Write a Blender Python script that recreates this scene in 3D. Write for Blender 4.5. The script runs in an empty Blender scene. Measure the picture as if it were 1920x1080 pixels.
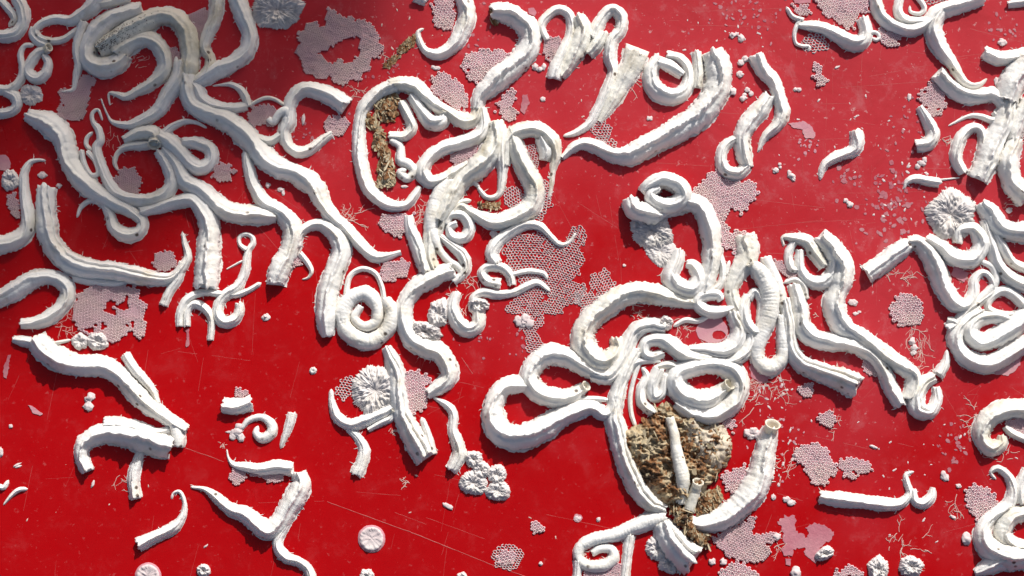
import bpy, math, random
import numpy as np
from mathutils import Vector, Matrix
from mathutils.geometry import tessellate_polygon

# ------------------------------------------------------------------ camera, world, sun, exposure
K = 0.00015                       # metres per photo pixel on the panel
D = 0.62                          # camera distance
TILT = math.radians(7.0)
scene = bpy.context.scene
cam = bpy.data.cameras.new("camera")
camo = bpy.data.objects.new("camera", cam)
scene.collection.objects.link(camo)
camo.location = (0, -D*math.sin(TILT), D*math.cos(TILT))
camo.rotation_euler = (TILT, 0, 0)
cam.sensor_width = 36.0
cam.lens = 36.0*D/(1920*K)
cam.clip_start = 0.02
cam.clip_end = 100
scene.camera = camo

SUN_EL = math.radians(34.5)
SUN_AZ = math.radians(22.0)       # from +Y towards +X
world = bpy.data.worlds.new("World"); scene.world = world; world.use_nodes = True
wn = world.node_tree; wn.nodes.clear()
sky = wn.nodes.new("ShaderNodeTexSky"); sky.sky_type = 'NISHITA'; sky.sun_disc = False
sky.dust_density = 3.6; sky.air_density = 0.9; sky.ozone_density = 0.6; sky.sun_elevation = SUN_EL; sky.sun_rotation = SUN_AZ
bg = wn.nodes.new("ShaderNodeBackground"); bg.inputs[1].default_value = 0.072
wo = wn.nodes.new("ShaderNodeOutputWorld")
wn.links.new(sky.outputs[0], bg.inputs[0]); wn.links.new(bg.outputs[0], wo.inputs[0])
sl = bpy.data.lights.new("sun", 'SUN'); sl.energy = 3.9; sl.angle = math.radians(0.9); sl.color = (1.0, 0.965, 0.915)
so = bpy.data.objects.new("sun", sl); scene.collection.objects.link(so)
TOSUN = Vector((math.sin(SUN_AZ)*math.cos(SUN_EL), math.cos(SUN_AZ)*math.cos(SUN_EL), math.sin(SUN_EL)))
so.rotation_euler = TOSUN.to_track_quat('Z', 'Y').to_euler()
vs = scene.view_settings; vs.view_transform = 'Standard'; vs.look = 'None'; vs.gamma = 1.0; vs.exposure = 0.28

rnd = random.Random(11)
C = scene.collection
cy, sy = math.cos(TILT), math.sin(TILT)
CL = np.array([0, -D*sy, D*cy])
def P(px, py, z=0.0):
    """photo pixel -> point on the panel (or at height z above it)"""
    px = np.asarray(px, float); py = np.asarray(py, float)
    x = (px-960)*K/D; y = (540-py)*K/D
    dx, dy, dz = x, y*cy+sy, y*sy-cy
    t = (np.asarray(z, float)-CL[2])/dz
    return np.stack([CL[0]+t*dx, CL[1]+t*dy], -1)

def P2px(xy):
    """point on the panel -> photo pixel (to lay further things beside it)"""
    x, y = xy[0]-CL[0], xy[1]-CL[1]; zz = -CL[2]
    depth = y*sy-zz*cy
    v = y*cy+zz*sy
    return np.array([960+x/depth*D/K, 540-v/depth*D/K])
# ------------------------------------------------------------------ noise
def _h(i, j, k, seed):
    n = (i*73856093) ^ (j*19349663) ^ (k*83492791) ^ (seed*2654435)
    n = (n ^ (n >> 13))*1274126177
    n = n ^ (n >> 16)
    return (n & 0xffff)/32767.5-1.0
def noise3(x, y, z, seed=0):
    x = np.asarray(x, float); y = np.asarray(y, float)+0*x; z = np.asarray(z, float)+0*x
    xi = np.floor(x).astype(np.int64); yi = np.floor(y).astype(np.int64); zi = np.floor(z).astype(np.int64)
    fx, fy, fz = x-xi, y-yi, z-zi
    fx = fx*fx*(3-2*fx); fy = fy*fy*(3-2*fy); fz = fz*fz*(3-2*fz)
    r = 0
    for a in (0, 1):
        for b in (0, 1):
            for c in (0, 1):
                w = (fx if a else 1-fx)*(fy if b else 1-fy)*(fz if c else 1-fz)
                r = r+w*_h(xi+a, yi+b, zi+c, seed)
    return r
def noise2(x, y, seed=0): return noise3(x, y, 0.37, seed)

# ------------------------------------------------------------------ materials
def mat(name):
    m = bpy.data.materials.new(name); m.use_nodes = True
    nt = m.node_tree; nt.nodes.clear()
    out = nt.nodes.new("ShaderNodeOutputMaterial"); b = nt.nodes.new("ShaderNodeBsdfPrincipled")
    nt.links.new(b.outputs[0], out.inputs[0])
    co = nt.nodes.new("ShaderNodeTexCoord")
    return m, nt, b, co
def N(nt, t, **kw):
    n = nt.nodes.new(t)
    for k, v in kw.items():
        if hasattr(n, k): setattr(n, k, v)
        else: n.inputs[k.replace('_', ' ')].default_value = v
    return n
def noi(nt, co, scale, detail=4, rough=.6, sock='Object', dist=0.0, stretch=None):
    n = N(nt, "ShaderNodeTexNoise"); n.inputs['Scale'].default_value = scale
    n.inputs['Detail'].default_value = detail; n.inputs['Roughness'].default_value = rough; n.inputs['Distortion'].default_value = dist
    src = co.outputs[sock]
    if stretch:
        mp = N(nt, "ShaderNodeMapping"); mp.inputs['Scale'].default_value = stretch[0]; mp.inputs['Rotation'].default_value = (0, 0, stretch[1])
        nt.links.new(src, mp.inputs[0]); src = mp.outputs[0]
    nt.links.new(src, n.inputs['Vector'])
    return n.outputs[0]
def ramp(nt, src, a, b, ca=(0, 0, 0, 1), cb=(1, 1, 1, 1)):
    r = N(nt, "ShaderNodeValToRGB"); e = r.color_ramp.elements
    e[0].position = a; e[1].position = b; e[0].color = ca; e[1].color = cb
    nt.links.new(src, r.inputs[0]); return r.outputs[0]
def mixc(nt, fac, a, b):
    m = N(nt, "ShaderNodeMix"); m.data_type = 'RGBA'
    for v, i in ((fac, 0), (a, 6), (b, 7)):
        if isinstance(v, (tuple, float, int)): m.inputs[i].default_value = v
        else: nt.links.new(v, m.inputs[i])
    return m.outputs[2]
def math_(nt, op, a, b=0.0):
    m = N(nt, "ShaderNodeMath"); m.operation = op
    for v, i in ((a, 0), (b, 1)):
        if isinstance(v, (float, int)): m.inputs[i].default_value = v
        else: nt.links.new(v, m.inputs[i])
    return m.outputs[0]
def bump(nt, b, h, dist, strength=1.0, prev=None):
    n = N(nt, "ShaderNodeBump"); n.inputs['Strength'].default_value = strength; n.inputs['Distance'].default_value = dist
    nt.links.new(h, n.inputs['Height'])
    if prev is not None: nt.links.new(prev, n.inputs['Normal'])
    nt.links.new(n.outputs[0], b.inputs['Normal']); return n.outputs[0]

def shell_mat(name, base, stain, stain_lo=.55, speck=.1, dsc=260):
    m, nt, b, co = mat(name)
    n1 = noi(nt, co, 130, 5, .65); n2 = noi(nt, co, 420, 4, .6); n3 = noi(nt, co, 60, 2, .5)
    oi = N(nt, "ShaderNodeObjectInfo")
    tint = mixc(nt, ramp(nt, n3, .35, .75), base, tuple(c*f for c, f in zip(base[:3], (.97, .95, .9)))+(1,))
    st = ramp(nt, n1, stain_lo, stain_lo+.22)
    c1 = mixc(nt, math_(nt, 'MULTIPLY', st, math_(nt, 'ADD', math_(nt, 'MULTIPLY', oi.outputs['Random'], .7), .25)), tint, stain)
    v = N(nt, "ShaderNodeTexVoronoi"); v.inputs['Scale'].default_value = dsc; nt.links.new(co.outputs['Object'], v.inputs['Vector'])
    dots = math_(nt, 'MULTIPLY', ramp(nt, v.outputs[0], .10 if dsc < 300 else .20, .18 if dsc < 300 else .34, (1, 1, 1, 1), (0, 0, 0, 1)), ramp(nt, n3, 1-speck-.36, 1-speck-.28))
    c2 = mixc(nt, dots, c1, (.12, .09, .07, 1))
    nt.links.new(c2, b.inputs['Base Color'])
    b.inputs['Roughness'].default_value = .55; b.inputs['Specular IOR Level'].default_value = .4
    b.inputs['Subsurface Weight'].default_value = .3; b.inputs['Subsurface Scale'].default_value = .0015; b.inputs['Subsurface Radius'].default_value = (1, .95, .9)
    p = bump(nt, b, n2, .0005, .8)
    bump(nt, b, noi(nt, co, 1500, 3, .6), .00014, .6, p)
    return m
M = {}
M['shell'] = shell_mat('white_tube_shell', (.81, .80, .775, 1), (.58, .52, .40, 1), .54)
M['dirty'] = shell_mat('yellowed_tube_shell', (.78, .765, .71, 1), (.50, .43, .30, 1), .50, .12)
M['spot'] = shell_mat('speckled_tube_shell', (.72, .70, .62, 1), (.42, .37, .25, 1), .48, .02)
M['mouth'] = shell_mat('tube_mouth', (.72, .68, .58, 1), (.5, .43, .3, 1), .5)

def crust_mat(name, base, other, rough=.8):
    m, nt, b, co = mat(name)
    n1 = noi(nt, co, 90, 5, .65); n2 = noi(nt, co, 900, 3, .6)
    c = mixc(nt, ramp(nt, n1, .38, .68), base, other)
    nt.links.new(c, b.inputs['Base Color']); b.inputs['Roughness'].default_value = rough
    bump(nt, b, n2, .0002, .7)
    return m
M['cells'] = crust_mat('lace_crust', (.52, .22, .27, 1), (.56, .31, .32, 1))
M['cellrim'] = crust_mat('lace_crust_rims', (.72, .54, .57, 1), (.74, .62, .57, 1))
M['net'] = crust_mat('lace_net', (.70, .56, .57, 1), (.70, .62, .60, 1))
M['film'] = crust_mat('pink_film', (.44, .14, .18, 1), (.50, .22, .25, 1), .6)
M['scar'] = crust_mat('faint_scar', (.38, .09, .12, 1), (.46, .20, .22, 1), .6)
M['crustedge'] = shell_mat('cement_crust', (.76, .72, .70, 1), (.60, .50, .42, 1), .48)
M['scratch'] = crust_mat('paint_scratch', (.38, .03, .03, 1), (.44, .10, .09, 1), .5)
M['rosette'] = crust_mat('rosette_crust', (.66, .62, .61, 1), (.69, .65, .60, 1))
M['crumb'] = crust_mat('white_crumb', (.62, .51, .51, 1), (.70, .64, .62, 1))
M['thread'] = crust_mat('pale_thread', (.62, .42, .38, 1), (.66, .52, .45, 1))

def brown_mat():
    m, nt, b, co = mat('dried_brown_growth')
    n1 = noi(nt, co, 95, 7, .68, dist=1.2); n2 = noi(nt, co, 420, 4, .6)
    r = N(nt, "ShaderNodeValToRGB"); cr = r.color_ramp
    cr.elements[0].position = .33; cr.elements[0].color = (.02, .014, .008, 1)
    cr.elements[1].position = .74; cr.elements[1].color = (.62, .52, .38, 1)
    e = cr.elements.new(.42); e.color = (.07, .035, .015, 1)
    e = cr.elements.new(.48); e.color = (.24, .10, .03, 1)
    e = cr.elements.new(.54); e.color = (.38, .30, .18, 1)
    nt.links.new(n1, r.inputs[0]); nt.links.new(r.outputs[0], b.inputs['Base Color'])
    b.inputs['Roughness'].default_value = .8
    bump(nt, b, n2, .0006, .9); return m
M['brown'] = brown_mat()
M['cream'] = shell_mat('speckled_cream_growth', (.60, .53, .42, 1), (.20, .09, .03, 1), .44, .5)
M['tan'] = crust_mat('tan_flake', (.36, .29, .17, 1), (.56, .48, .34, 1))
M['dark'] = crust_mat('dark_hollow', (.10, .07, .05, 1), (.16, .12, .09, 1))
M['leaf'] = crust_mat('green_leaf', (.05, .09, .03, 1), (.07, .12, .04, 1))

def red_mat():
    m, nt, b, co = mat('red_glossy_paint')
    base = (.385, .0008, .0022, 1)
    cloud = noi(nt, co, 14, 5, .6)
    fine = noi(nt, co, 120, 6, .75, dist=.4)
    speck = noi(nt, co, 520, 4, .7)
    # dust and worn film, plus sky sheen painted into the colour, towards the upper right
    sx = N(nt, "ShaderNodeSeparateXYZ"); nt.links.new(co.outputs['Object'], sx.inputs[0])
    g = math_(nt, 'ADD', math_(nt, 'MULTIPLY', sx.outputs[0], 2.2), math_(nt, 'MULTIPLY', sx.outputs[1], 5.0))
    g = math_(nt, 'ADD', g, math_(nt, 'MULTIPLY', cloud, 1.3))
    dust_sheen = ramp(nt, g, .55, 1.6)
    c = mixc(nt, math_(nt, 'MULTIPLY', dust_sheen, .42), base, (.50, .050, .072, 1))
    c = mixc(nt, math_(nt, 'MULTIPLY', ramp(nt, fine, .54, .74), math_(nt, 'ADD', math_(nt, 'MULTIPLY', dust_sheen, .46), .07)), c, (.48, .15, .165, 1))
    c = mixc(nt, math_(nt, 'MULTIPLY', ramp(nt, speck, .62, .70), math_(nt, 'ADD', math_(nt, 'MULTIPLY', dust_sheen, .75), .16)), c, (.54, .27, .27, 1))
    film = noi(nt, co, 36, 6, .7, dist=.8)
    c = mixc(nt, math_(nt, 'MULTIPLY', ramp(nt, film, .52, .78), math_(nt, 'ADD', math_(nt, 'MULTIPLY', dust_sheen, .35), .22)), c, (.27, .002, .004, 1))
    nt.links.new(c, b.inputs['Base Color'])
    r = ramp(nt, fine, .3, .8, (.24, .24, .24, 1), (.5, .5, .5, 1))
    nt.links.new(math_(nt, 'ADD', r, math_(nt, 'MULTIPLY', dust_sheen, .15)), b.inputs['Roughness'])
    b.inputs['Specular IOR Level'].default_value = .22
    bump(nt, b, noi(nt, co, 900, 3, .6), .00004, .5)
    return m
M['red'] = red_mat()

# ------------------------------------------------------------------ mesh helpers
def mesh(name, V, F, m, parent=None, smooth=True):
    me = bpy.data.meshes.new(name)
    V = np.asarray(V, np.float32)
    if isinstance(F, np.ndarray):
        n, k = F.shape
        me.vertices.add(len(V)); me.vertices.foreach_set('co', V.ravel())
        me.loops.add(n*k); me.loops.foreach_set('vertex_index', F.astype(np.int32).ravel())
        me.polygons.add(n); me.polygons.foreach_set('loop_start', np.arange(0, n*k, k, dtype=np.int32))
        me.update(calc_edges=True)
    else:
        me.from_pydata(V.tolist(), [], F)
    if smooth: me.polygons.foreach_set('use_smooth', np.ones(len(me.polygons), bool))
    me.materials.append(m); me.validate()
    o = bpy.data.objects.new(name, me); C.objects.link(o)
    if parent is not None: o.parent = parent
    return o
def shift(o, root):                      # put a part's vertices relative to its thing's base
    l = root.location
    n = len(o.data.vertices); a = np.empty(n*3, np.float32); o.data.vertices.foreach_get('co', a)
    a = a.reshape(-1, 3)-np.array([l.x, l.y, l.z], np.float32); o.data.vertices.foreach_set('co', a.ravel())
    o.data.update(); o.parent = root
def thing(name, label, cat, loc, group=None):
    o = bpy.data.objects.new(name, None); C.objects.link(o); o.location = (float(loc[0]), float(loc[1]), 0)
    o.empty_display_size = .004
    o['label'] = label; o['category'] = cat
    if group: o['group'] = group
    return o

# ------------------------------------------------------------------ worm tubes
def spline(pts, ds=2.3):
    p = np.array([list(q)+[0]*(4-len(q)) for q in pts], float)
    if len(p) == 2: p = np.array([p[0], (p[0]+p[1])/2, p[1]])
    a = np.vstack([2*p[0]-p[1], p, 2*p[-1]-p[-2]])
    out = []
    for i in range(1, len(a)-2):
        p0, p1, p2, p3 = a[i-1:i+3]
        L = np.hypot(*(p2-p1)[:2]); n = max(2, int(L/1.0))
        t = (np.arange(n)/n)[:, None]
        out.append(.5*((2*p1)+(-p0+p2)*t+(2*p0-5*p1+4*p2-p3)*t*t+(-p0+3*p1-3*p2+p3)*t**3))
    out = np.vstack(out+[p[-1:]])
    d = np.r_[0, np.cumsum(np.hypot(*np.diff(out[:, :2], axis=0).T))]
    m = max(6, int(d[-1]/ds)); s = np.linspace(0, d[-1], m)
    o = np.stack([np.interp(s, d, out[:, c]) for c in range(4)], -1)
    o[:, 2] = np.maximum(o[:, 2], 1.2)
    return o, s
NS = 25
def tube(name, label, pts, flags='', cat='worm tube', group=None, seed=None, m=None, root=None):
    seed = rnd.randrange(1, 9999) if seed is None else seed
    o, s = spline(pts)
    o[:, 2] = o[:, 2]*(.945+.08*noise2(s/24, 0*s, seed+50)+.03*noise2(s/7, 0*s, seed+51)); wid = o[:, 2]; hw = wid*.5
    rnd_ = 'R' in flags
    hf = .95 if 'F' in flags else (1.25 if rnd_ else 1.46)
    Zl = o[:, 3]*K
    c = P(o[:, 0], o[:, 1], hw*hf*.35*K+Zl)
    T = np.gradient(c, axis=0); T /= np.linalg.norm(T, axis=1)[:, None]+1e-12
    Nn = np.stack([-T[:, 1], T[:, 0]], -1)
    # ends: rounded when thin, blunt when wide
    L = s[-1]
    ef = np.ones(len(s))
    for e, dist in ((0, s), (1, L-s)):
        w_e = wid[0] if e == 0 else wid[-1]
        if w_e <= 9: ef = np.minimum(ef, np.clip(np.sqrt(np.clip(dist/(w_e*.6+1), 0.02, 1)), .12, 1))
    u = np.linspace(-1, 1, NS); u = np.sign(u)*np.abs(u)**.85
    S, U = np.meshgrid(s, u, indexing='ij')
    W = (hw*ef)[:, None]
    big = np.clip((wid-8)/18, 0, 1)[:, None]      # relief only where the tube is wide enough
    # meandering crest
    s0 = .30*noise2(s/46, 0*s, seed)+.10*noise2(s/9, 0*s, seed+1)
    s0 = s0[:, None]+.12*(Nn[:, 1] < 0)[:, None]-.06
    dome = (1-np.abs(U)**2.5)**.62
    tent = 1-np.abs(U)
    s00 = .34*noise2(s/60, 0*s, seed)+.09*noise2(s/11, 0*s, seed+1)
    s0 = (s00-.10+.22*(.5-.5*np.tanh(Nn[:, 1]*2.5)))[:, None]
    side = np.where(U > s0, (1-U)/(1-s0), (1+U)/(1+s0))
    prof = .50*dome+.50*(side**.75)
    if rnd_:
        prof = np.sqrt(np.clip(1-U**2, 0, 1))
        ridge = .035*np.sin(S*2*math.pi/6.2+2.5*noise2(S/30, U*0, seed+3))*np.clip(1-U**4, 0, 1)
        H = prof+ridge*big
    else:
        jag = .5+.5*noise2(S/10, 0*S, seed+5)+.30*noise2(S/4, 0*S, seed+6)
        ka = (.30 if 'K' in flags else .21)*(.45+.8*jag)
        du = U-s0
        crest = ka*np.exp(-np.abs(du)/.085)
        slab = np.where(du*1.0 > 0, 1, 1)*.05
        H = .94*prof+crest*np.clip(1-U**2, 0, 1)-.09*np.exp(-((np.abs(du)-.27)/.15)**2)*np.clip(1-U**4, 0, 1)+slab*0
        if 'W' in flags:
            H = H+.22*np.exp(-np.abs(U-s0-.55)/.09)*np.clip(1-U**4, 0, 1)-.12*np.exp(-((U-s0-.38)/.1)**2)
        H = H*1.0
    # surface lumps
    Xp = c[:, 0][:, None]/K+Nn[:, 0][:, None]*W*U; Yp = c[:, 1][:, None]/K+Nn[:, 1][:, None]*W*U
    lump = .06*noise3(Xp/24, Yp/24, H*1.5, seed+7)+.022*noise3(Xp/8, Yp/8, H*2, seed+8)+.014*noise3(Xp/3.2, Yp/3.2, H*3, seed+9)
    if 'D' in flags or 'S' in flags: lump = lump*1.4
    ringy = .007*np.sin(S*2*math.pi/8+3*noise2(S/25, 0*S, seed+10))
    crn = noise2(S/15, U*1.3, seed+14); crease = -.07*np.exp(-(crn/.06)**2)*np.clip(noise2(S/40, U, seed+15)*2.5, 0, 1)-.05*np.exp(-(noise2(S/7, U*2.2, seed+16)/.05)**2)*np.clip(noise2(S/30, U, seed+17)*3, 0, 1)
    H = np.clip(H*(1+(lump+ringy+crease)*big), 0, 3)
    # flange: ragged crust where the tube is cemented to the panel
    edge = np.clip(np.abs(U)-.82, 0, 1)/.18
    rag = .08*noise2(S/7, np.sign(U)*5, seed+11)+.12*noise2(S/2.6, np.sign(U)*9, seed+12)
    Lx = U*(1+.06*noise2(S/14, np.sign(U)*3, seed+13)*big+rag*edge*big)
    H[:, 0] = 0; H[:, -1] = 0
    Ht = H*W*hf*(1.0)
    X = c[:, 0][:, None]+Nn[:, 0][:, None]*Lx*W*K
    Y = c[:, 1][:, None]+Nn[:, 1][:, None]*Lx*W*K
    Z = Ht*K+Zl[:, None]-.00003
    n = len(s)
    # bottom follows the lift of the tube
    V = np.stack([X, Y, Z], -1)
    # hollow broken ends
    rings = [V[i] for i in range(n)]
    def cap(end):
        i = 0 if end == 0 else n-1
        w = hw[i]
        if wid[i] <= 11 or ('C' in flags): return []
        t = -T[i] if end == 0 else T[i]
        base = V[i].copy()
        cen = np.array([c[i, 0], c[i, 1], Zl[i]+w*hf*.42*K])
        jagg = (noise2(u*3.1, 0*u, seed+20+end)*.42+noise2(u*9, 0*u, seed+22+end)*.16)*w*K
        base[:, :2] += t[None, :]*jagg[:, None]
        r0 = base
        r1 = cen+(base-cen)*.80; r1[:, :2] += t*w*.03*K
        r2 = cen+(base-cen)*.52; r2[:, :2] += -t*w*.08*K
        r3 = cen+(base-cen)*.36; r3[:, :2] += -t*w*1.1*K
        r4 = cen+(base-cen)*.02; r4[:, :2] += -t*w*1.2*K
        return [r0, r1, r2, r3, r4]
    a = cap(0); b = cap(1)
    if a: rings[0] = a[0]
    if b: rings[-1] = b[0]
    rings = a[:0:-1]+rings+b[1:] if a else rings+b[1:]
    V = np.array(rings); nr = len(rings)
    idx = np.arange(nr*NS).reshape(nr, NS)
    q = np.stack([idx[:-1], np.roll(idx, -1, 1)[:-1], np.roll(idx, -1, 1)[1:], idx[1:]], -1).reshape(-1, 4)
    if not a and not b: pass
    mm = m or (M['dirty'] if 'D' in flags else M['spot'] if 'S' in flags else M['shell'])
    mid = c[n//2]
    if root is None: root = thing(name, label, cat, mid, group)
    sh = mesh('shell', V.reshape(-1, 3), q, mm); shift(sh, root)
    rs = np.random.RandomState(seed)
    if wid.max() > 13:
        # ragged skirt of crust that cements the tube to the panel, with fibres along its edge
        us = np.array([-1.0, -.93, -.80, -.62, .62, .80, .93, 1.0]); hs = np.array([-.2, .55, 1.6, 3.0, 3.0, 1.6, .55, -.2])
        S2, U2 = np.meshgrid(s, us, indexing='ij'); sg = np.sign(U2)
        ex = .03+.10*np.clip(.5+noise2(S2/19, sg*7, seed+40)*1.3, 0, 1.4)+.10*noise2(S2/3.1, sg*3, seed+41)+.05*noise2(S2/1.4, sg*5, seed+42)
        out = W*np.abs(U2)*(1+ex*(np.abs(U2) > .7))+(.8*(np.abs(U2) > .9))*np.clip(W/12, 0, 1)
        hz = (hs[None, :]*(1+.6*noise2(S2/3, U2*9, seed+43)*(hs[None, :] > 0)))*np.clip(W/10, .1, 1)
        V2 = np.stack([c[:, 0][:, None]+Nn[:, 0][:, None]*sg*out*K, c[:, 1][:, None]+Nn[:, 1][:, None]*sg*out*K, hz*K+Zl[:, None]*.6], -1)
        V2[:, [0, -1], 2] = -.00003
        ii = np.arange(len(s)*8).reshape(len(s), 8)
        q2 = np.concatenate([np.stack([ii[:-1, a:b-1], ii[:-1, a+1:b], ii[1:, a+1:b], ii[1:, a:b-1]], -1).reshape(-1, 4) for a, b in ((0, 4), (4, 8))])
        ck = mesh('cement_crust', V2.reshape(-1, 3), q2, M['crustedge']); shift(ck, root)
        nf = int(L/(9 if ('D' in flags or 'S' in flags) else 17))
        if nf > 3:
            ls = []
            for k_ in range(nf):
                i = rs.randint(0, n); sd_ = rs.choice((-1, 1)); b0 = P2px(c[i]+Nn[i]*sd_*hw[i]*ef[i]*K*1.02)
                d_ = np.array([Nn[i][0]*sd_, -Nn[i][1]*sd_])+rs.uniform(-1.2, 1.2, 2); d_ /= np.linalg.norm(d_)
                Lf = rs.uniform(2, 8)**1.0; p1 = b0+d_*Lf*.55+rs.uniform(-1, 1, 2); p2 = p1+d_*Lf*.45+rs.uniform(-1.5, 1.5, 2)
                wf = rs.uniform(.9, 2.4)
                ls.append([(b0[0]-d_[0]*2, b0[1]-d_[1]*2, wf), (p1[0], p1[1], wf*.8), (p2[0], p2[1], wf*.35)])
            Vf, Ff = strands(ls); fb = mesh('edge_fibres', Vf, Ff, M['crustedge']); fb['kind'] = 'stuff'; shift(fb, root)
    if 'S' in flags and wid.max() > 30:
        Vs = []; Fs = []
        for k_ in range(230):
            i = min(n-2, int(abs(rs.normal(.10, .12))*n)); j = rs.randint(5, NS-6)
            p = rings[i+4][j]*(1-.5)+rings[i+5][j+1]*.5; r_ = rs.uniform(.7, 1.5)*K
            b_ = len(Vs); Vs += [p+np.array(t_)*r_ for t_ in ((1, 0, .2), (0, 1, .2), (-1, 0, .2), (0, -1, .2), (0, 0, .8))]
            Fs += [(b_, b_+1, b_+4), (b_+1, b_+2, b_+4), (b_+2, b_+3, b_+4), (b_+3, b_, b_+4)]
        sp = mesh('dark_specks', Vs, Fs, M['dark']); sp['kind'] = 'stuff'; shift(sp, root)
    for e in (0, 1):
        if 'M%d' % e in flags:
            i = 0 if e == 0 else n-1
            t = -T[i] if e == 0 else T[i]
            R = hw[i]*K
            axis = np.array([t[0]*.75, t[1]*.75, .66]); axis /= np.linalg.norm(axis)
            sd = np.array([-t[1], t[0], 0]); up = np.cross(axis, sd)
            cen = np.array([c[i, 0], c[i, 1], Zl[i]+R*1.0])
            prof_ = [(-1.2, .86), (-.7, .90), (-.3, .92), (.15, .96), (.45, 1.02), (.56, 1.10), (.60, 1.04), (.55, .88), (.2, .80), (-.3, .74), (-.8, .7), (-.82, .02)]
            A = np.linspace(0, 2*math.pi, 25)[:-1]
            vv = []
            for k_, (z_, r_) in enumerate(prof_):
                rr = r_*R*(1+.04*noise2(A*2, 0*A+k_*.4, seed+30))
                vv.append(cen+axis*z_*R*1.1+(np.cos(A)*rr)[:, None]*sd+(np.sin(A)*rr)[:, None]*up)
            vv = np.array(vv); ii = np.arange(vv.shape[0]*24).reshape(-1, 24)
            qq = np.stack([ii[:-1], np.roll(ii, -1, 1)[:-1], np.roll(ii, -1, 1)[1:], ii[1:]], -1).reshape(-1, 4)
            mo = mesh('mouth', vv.reshape(-1, 3), qq, M['mouth']); shift(mo, root)
    return root

# ------------------------------------------------------------------ lace crusts, films, rosettes
def inside(poly, x, y):
    poly = np.asarray(poly, float); r = np.zeros(np.shape(x), bool); j = len(poly)-1
    for i in range(len(poly)):
        xi, yi = poly[i]; xj, yj = poly[j]
        if yi != yj:
            cnd = ((yi > y) != (yj > y)) & (x < (xj-xi)*(y-yi)/(yj-yi)+xi); r ^= cnd
        j = i
    return r
def blob(cx, cy_, r, n=14, j=.18, ry=None, seed=1, rot=0):
    q = random.Random(seed*7+3); ry = ry or r; out = []
    for i in range(n):
        a = 2*math.pi*i/n; f = 1+q.uniform(-j, j)
        x, y = math.cos(a)*r*f, math.sin(a)*ry*f
        out.append((cx+x*math.cos(rot)-y*math.sin(rot), cy_+x*math.sin(rot)+y*math.cos(rot)))
    return out
def rough(poly, step=3.0, amp=1.6, seed=1):
    out = []
    for i in range(len(poly)):
        a = np.array(poly[i], float); b = np.array(poly[(i+1) % len(poly)], float)
        L = np.hypot(*(b-a)); n = max(1, int(L/step)); nn = np.array([-(b-a)[1], (b-a)[0]])/(L+1e-9)
        for k in range(n):
            p = a+(b-a)*k/n
            d = amp*(float(noise2(p[0]/3.3, p[1]/3.3, seed))+.8*float(noise2(p[0]/9, p[1]/9, seed+1)))
            out.append(tuple(p+nn*d))
    return out
def sheet(name, poly, holes, h, m, root, seed=1, amp=1.6):
    loops = [rough(poly, amp=amp, seed=seed)]+[rough(hh, amp=amp, seed=seed+5) for hh in holes]
    tri = tessellate_polygon([[Vector((x, y, 0)) for x, y in l] for l in loops])
    flat = [p for l in loops for p in l]
    xy = P([p[0] for p in flat], [p[1] for p in flat]); n = len(flat)
    V = np.zeros((2*n, 3)); V[:n, :2] = xy; V[:n, 2] = h*K; V[n:, :2] = xy+0; V[n:, 2] = -.00004
    F = []
    for t in tri:
        a, b, c_ = [V[i] for i in t]
        cr = (b[0]-a[0])*(c_[1]-a[1])-(b[1]-a[1])*(c_[0]-a[0])
        F.append(tuple(t) if cr > 0 else tuple(t)[::-1])
    k = 0
    for l in loops:
        m_ = len(l)
        for i in range(m_): F.append((k+i, k+(i+1) % m_, n+k+(i+1) % m_, n+k+i))
        k += m_
    o = mesh(name, V, F, m, smooth=False); shift(o, root); return o
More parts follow.
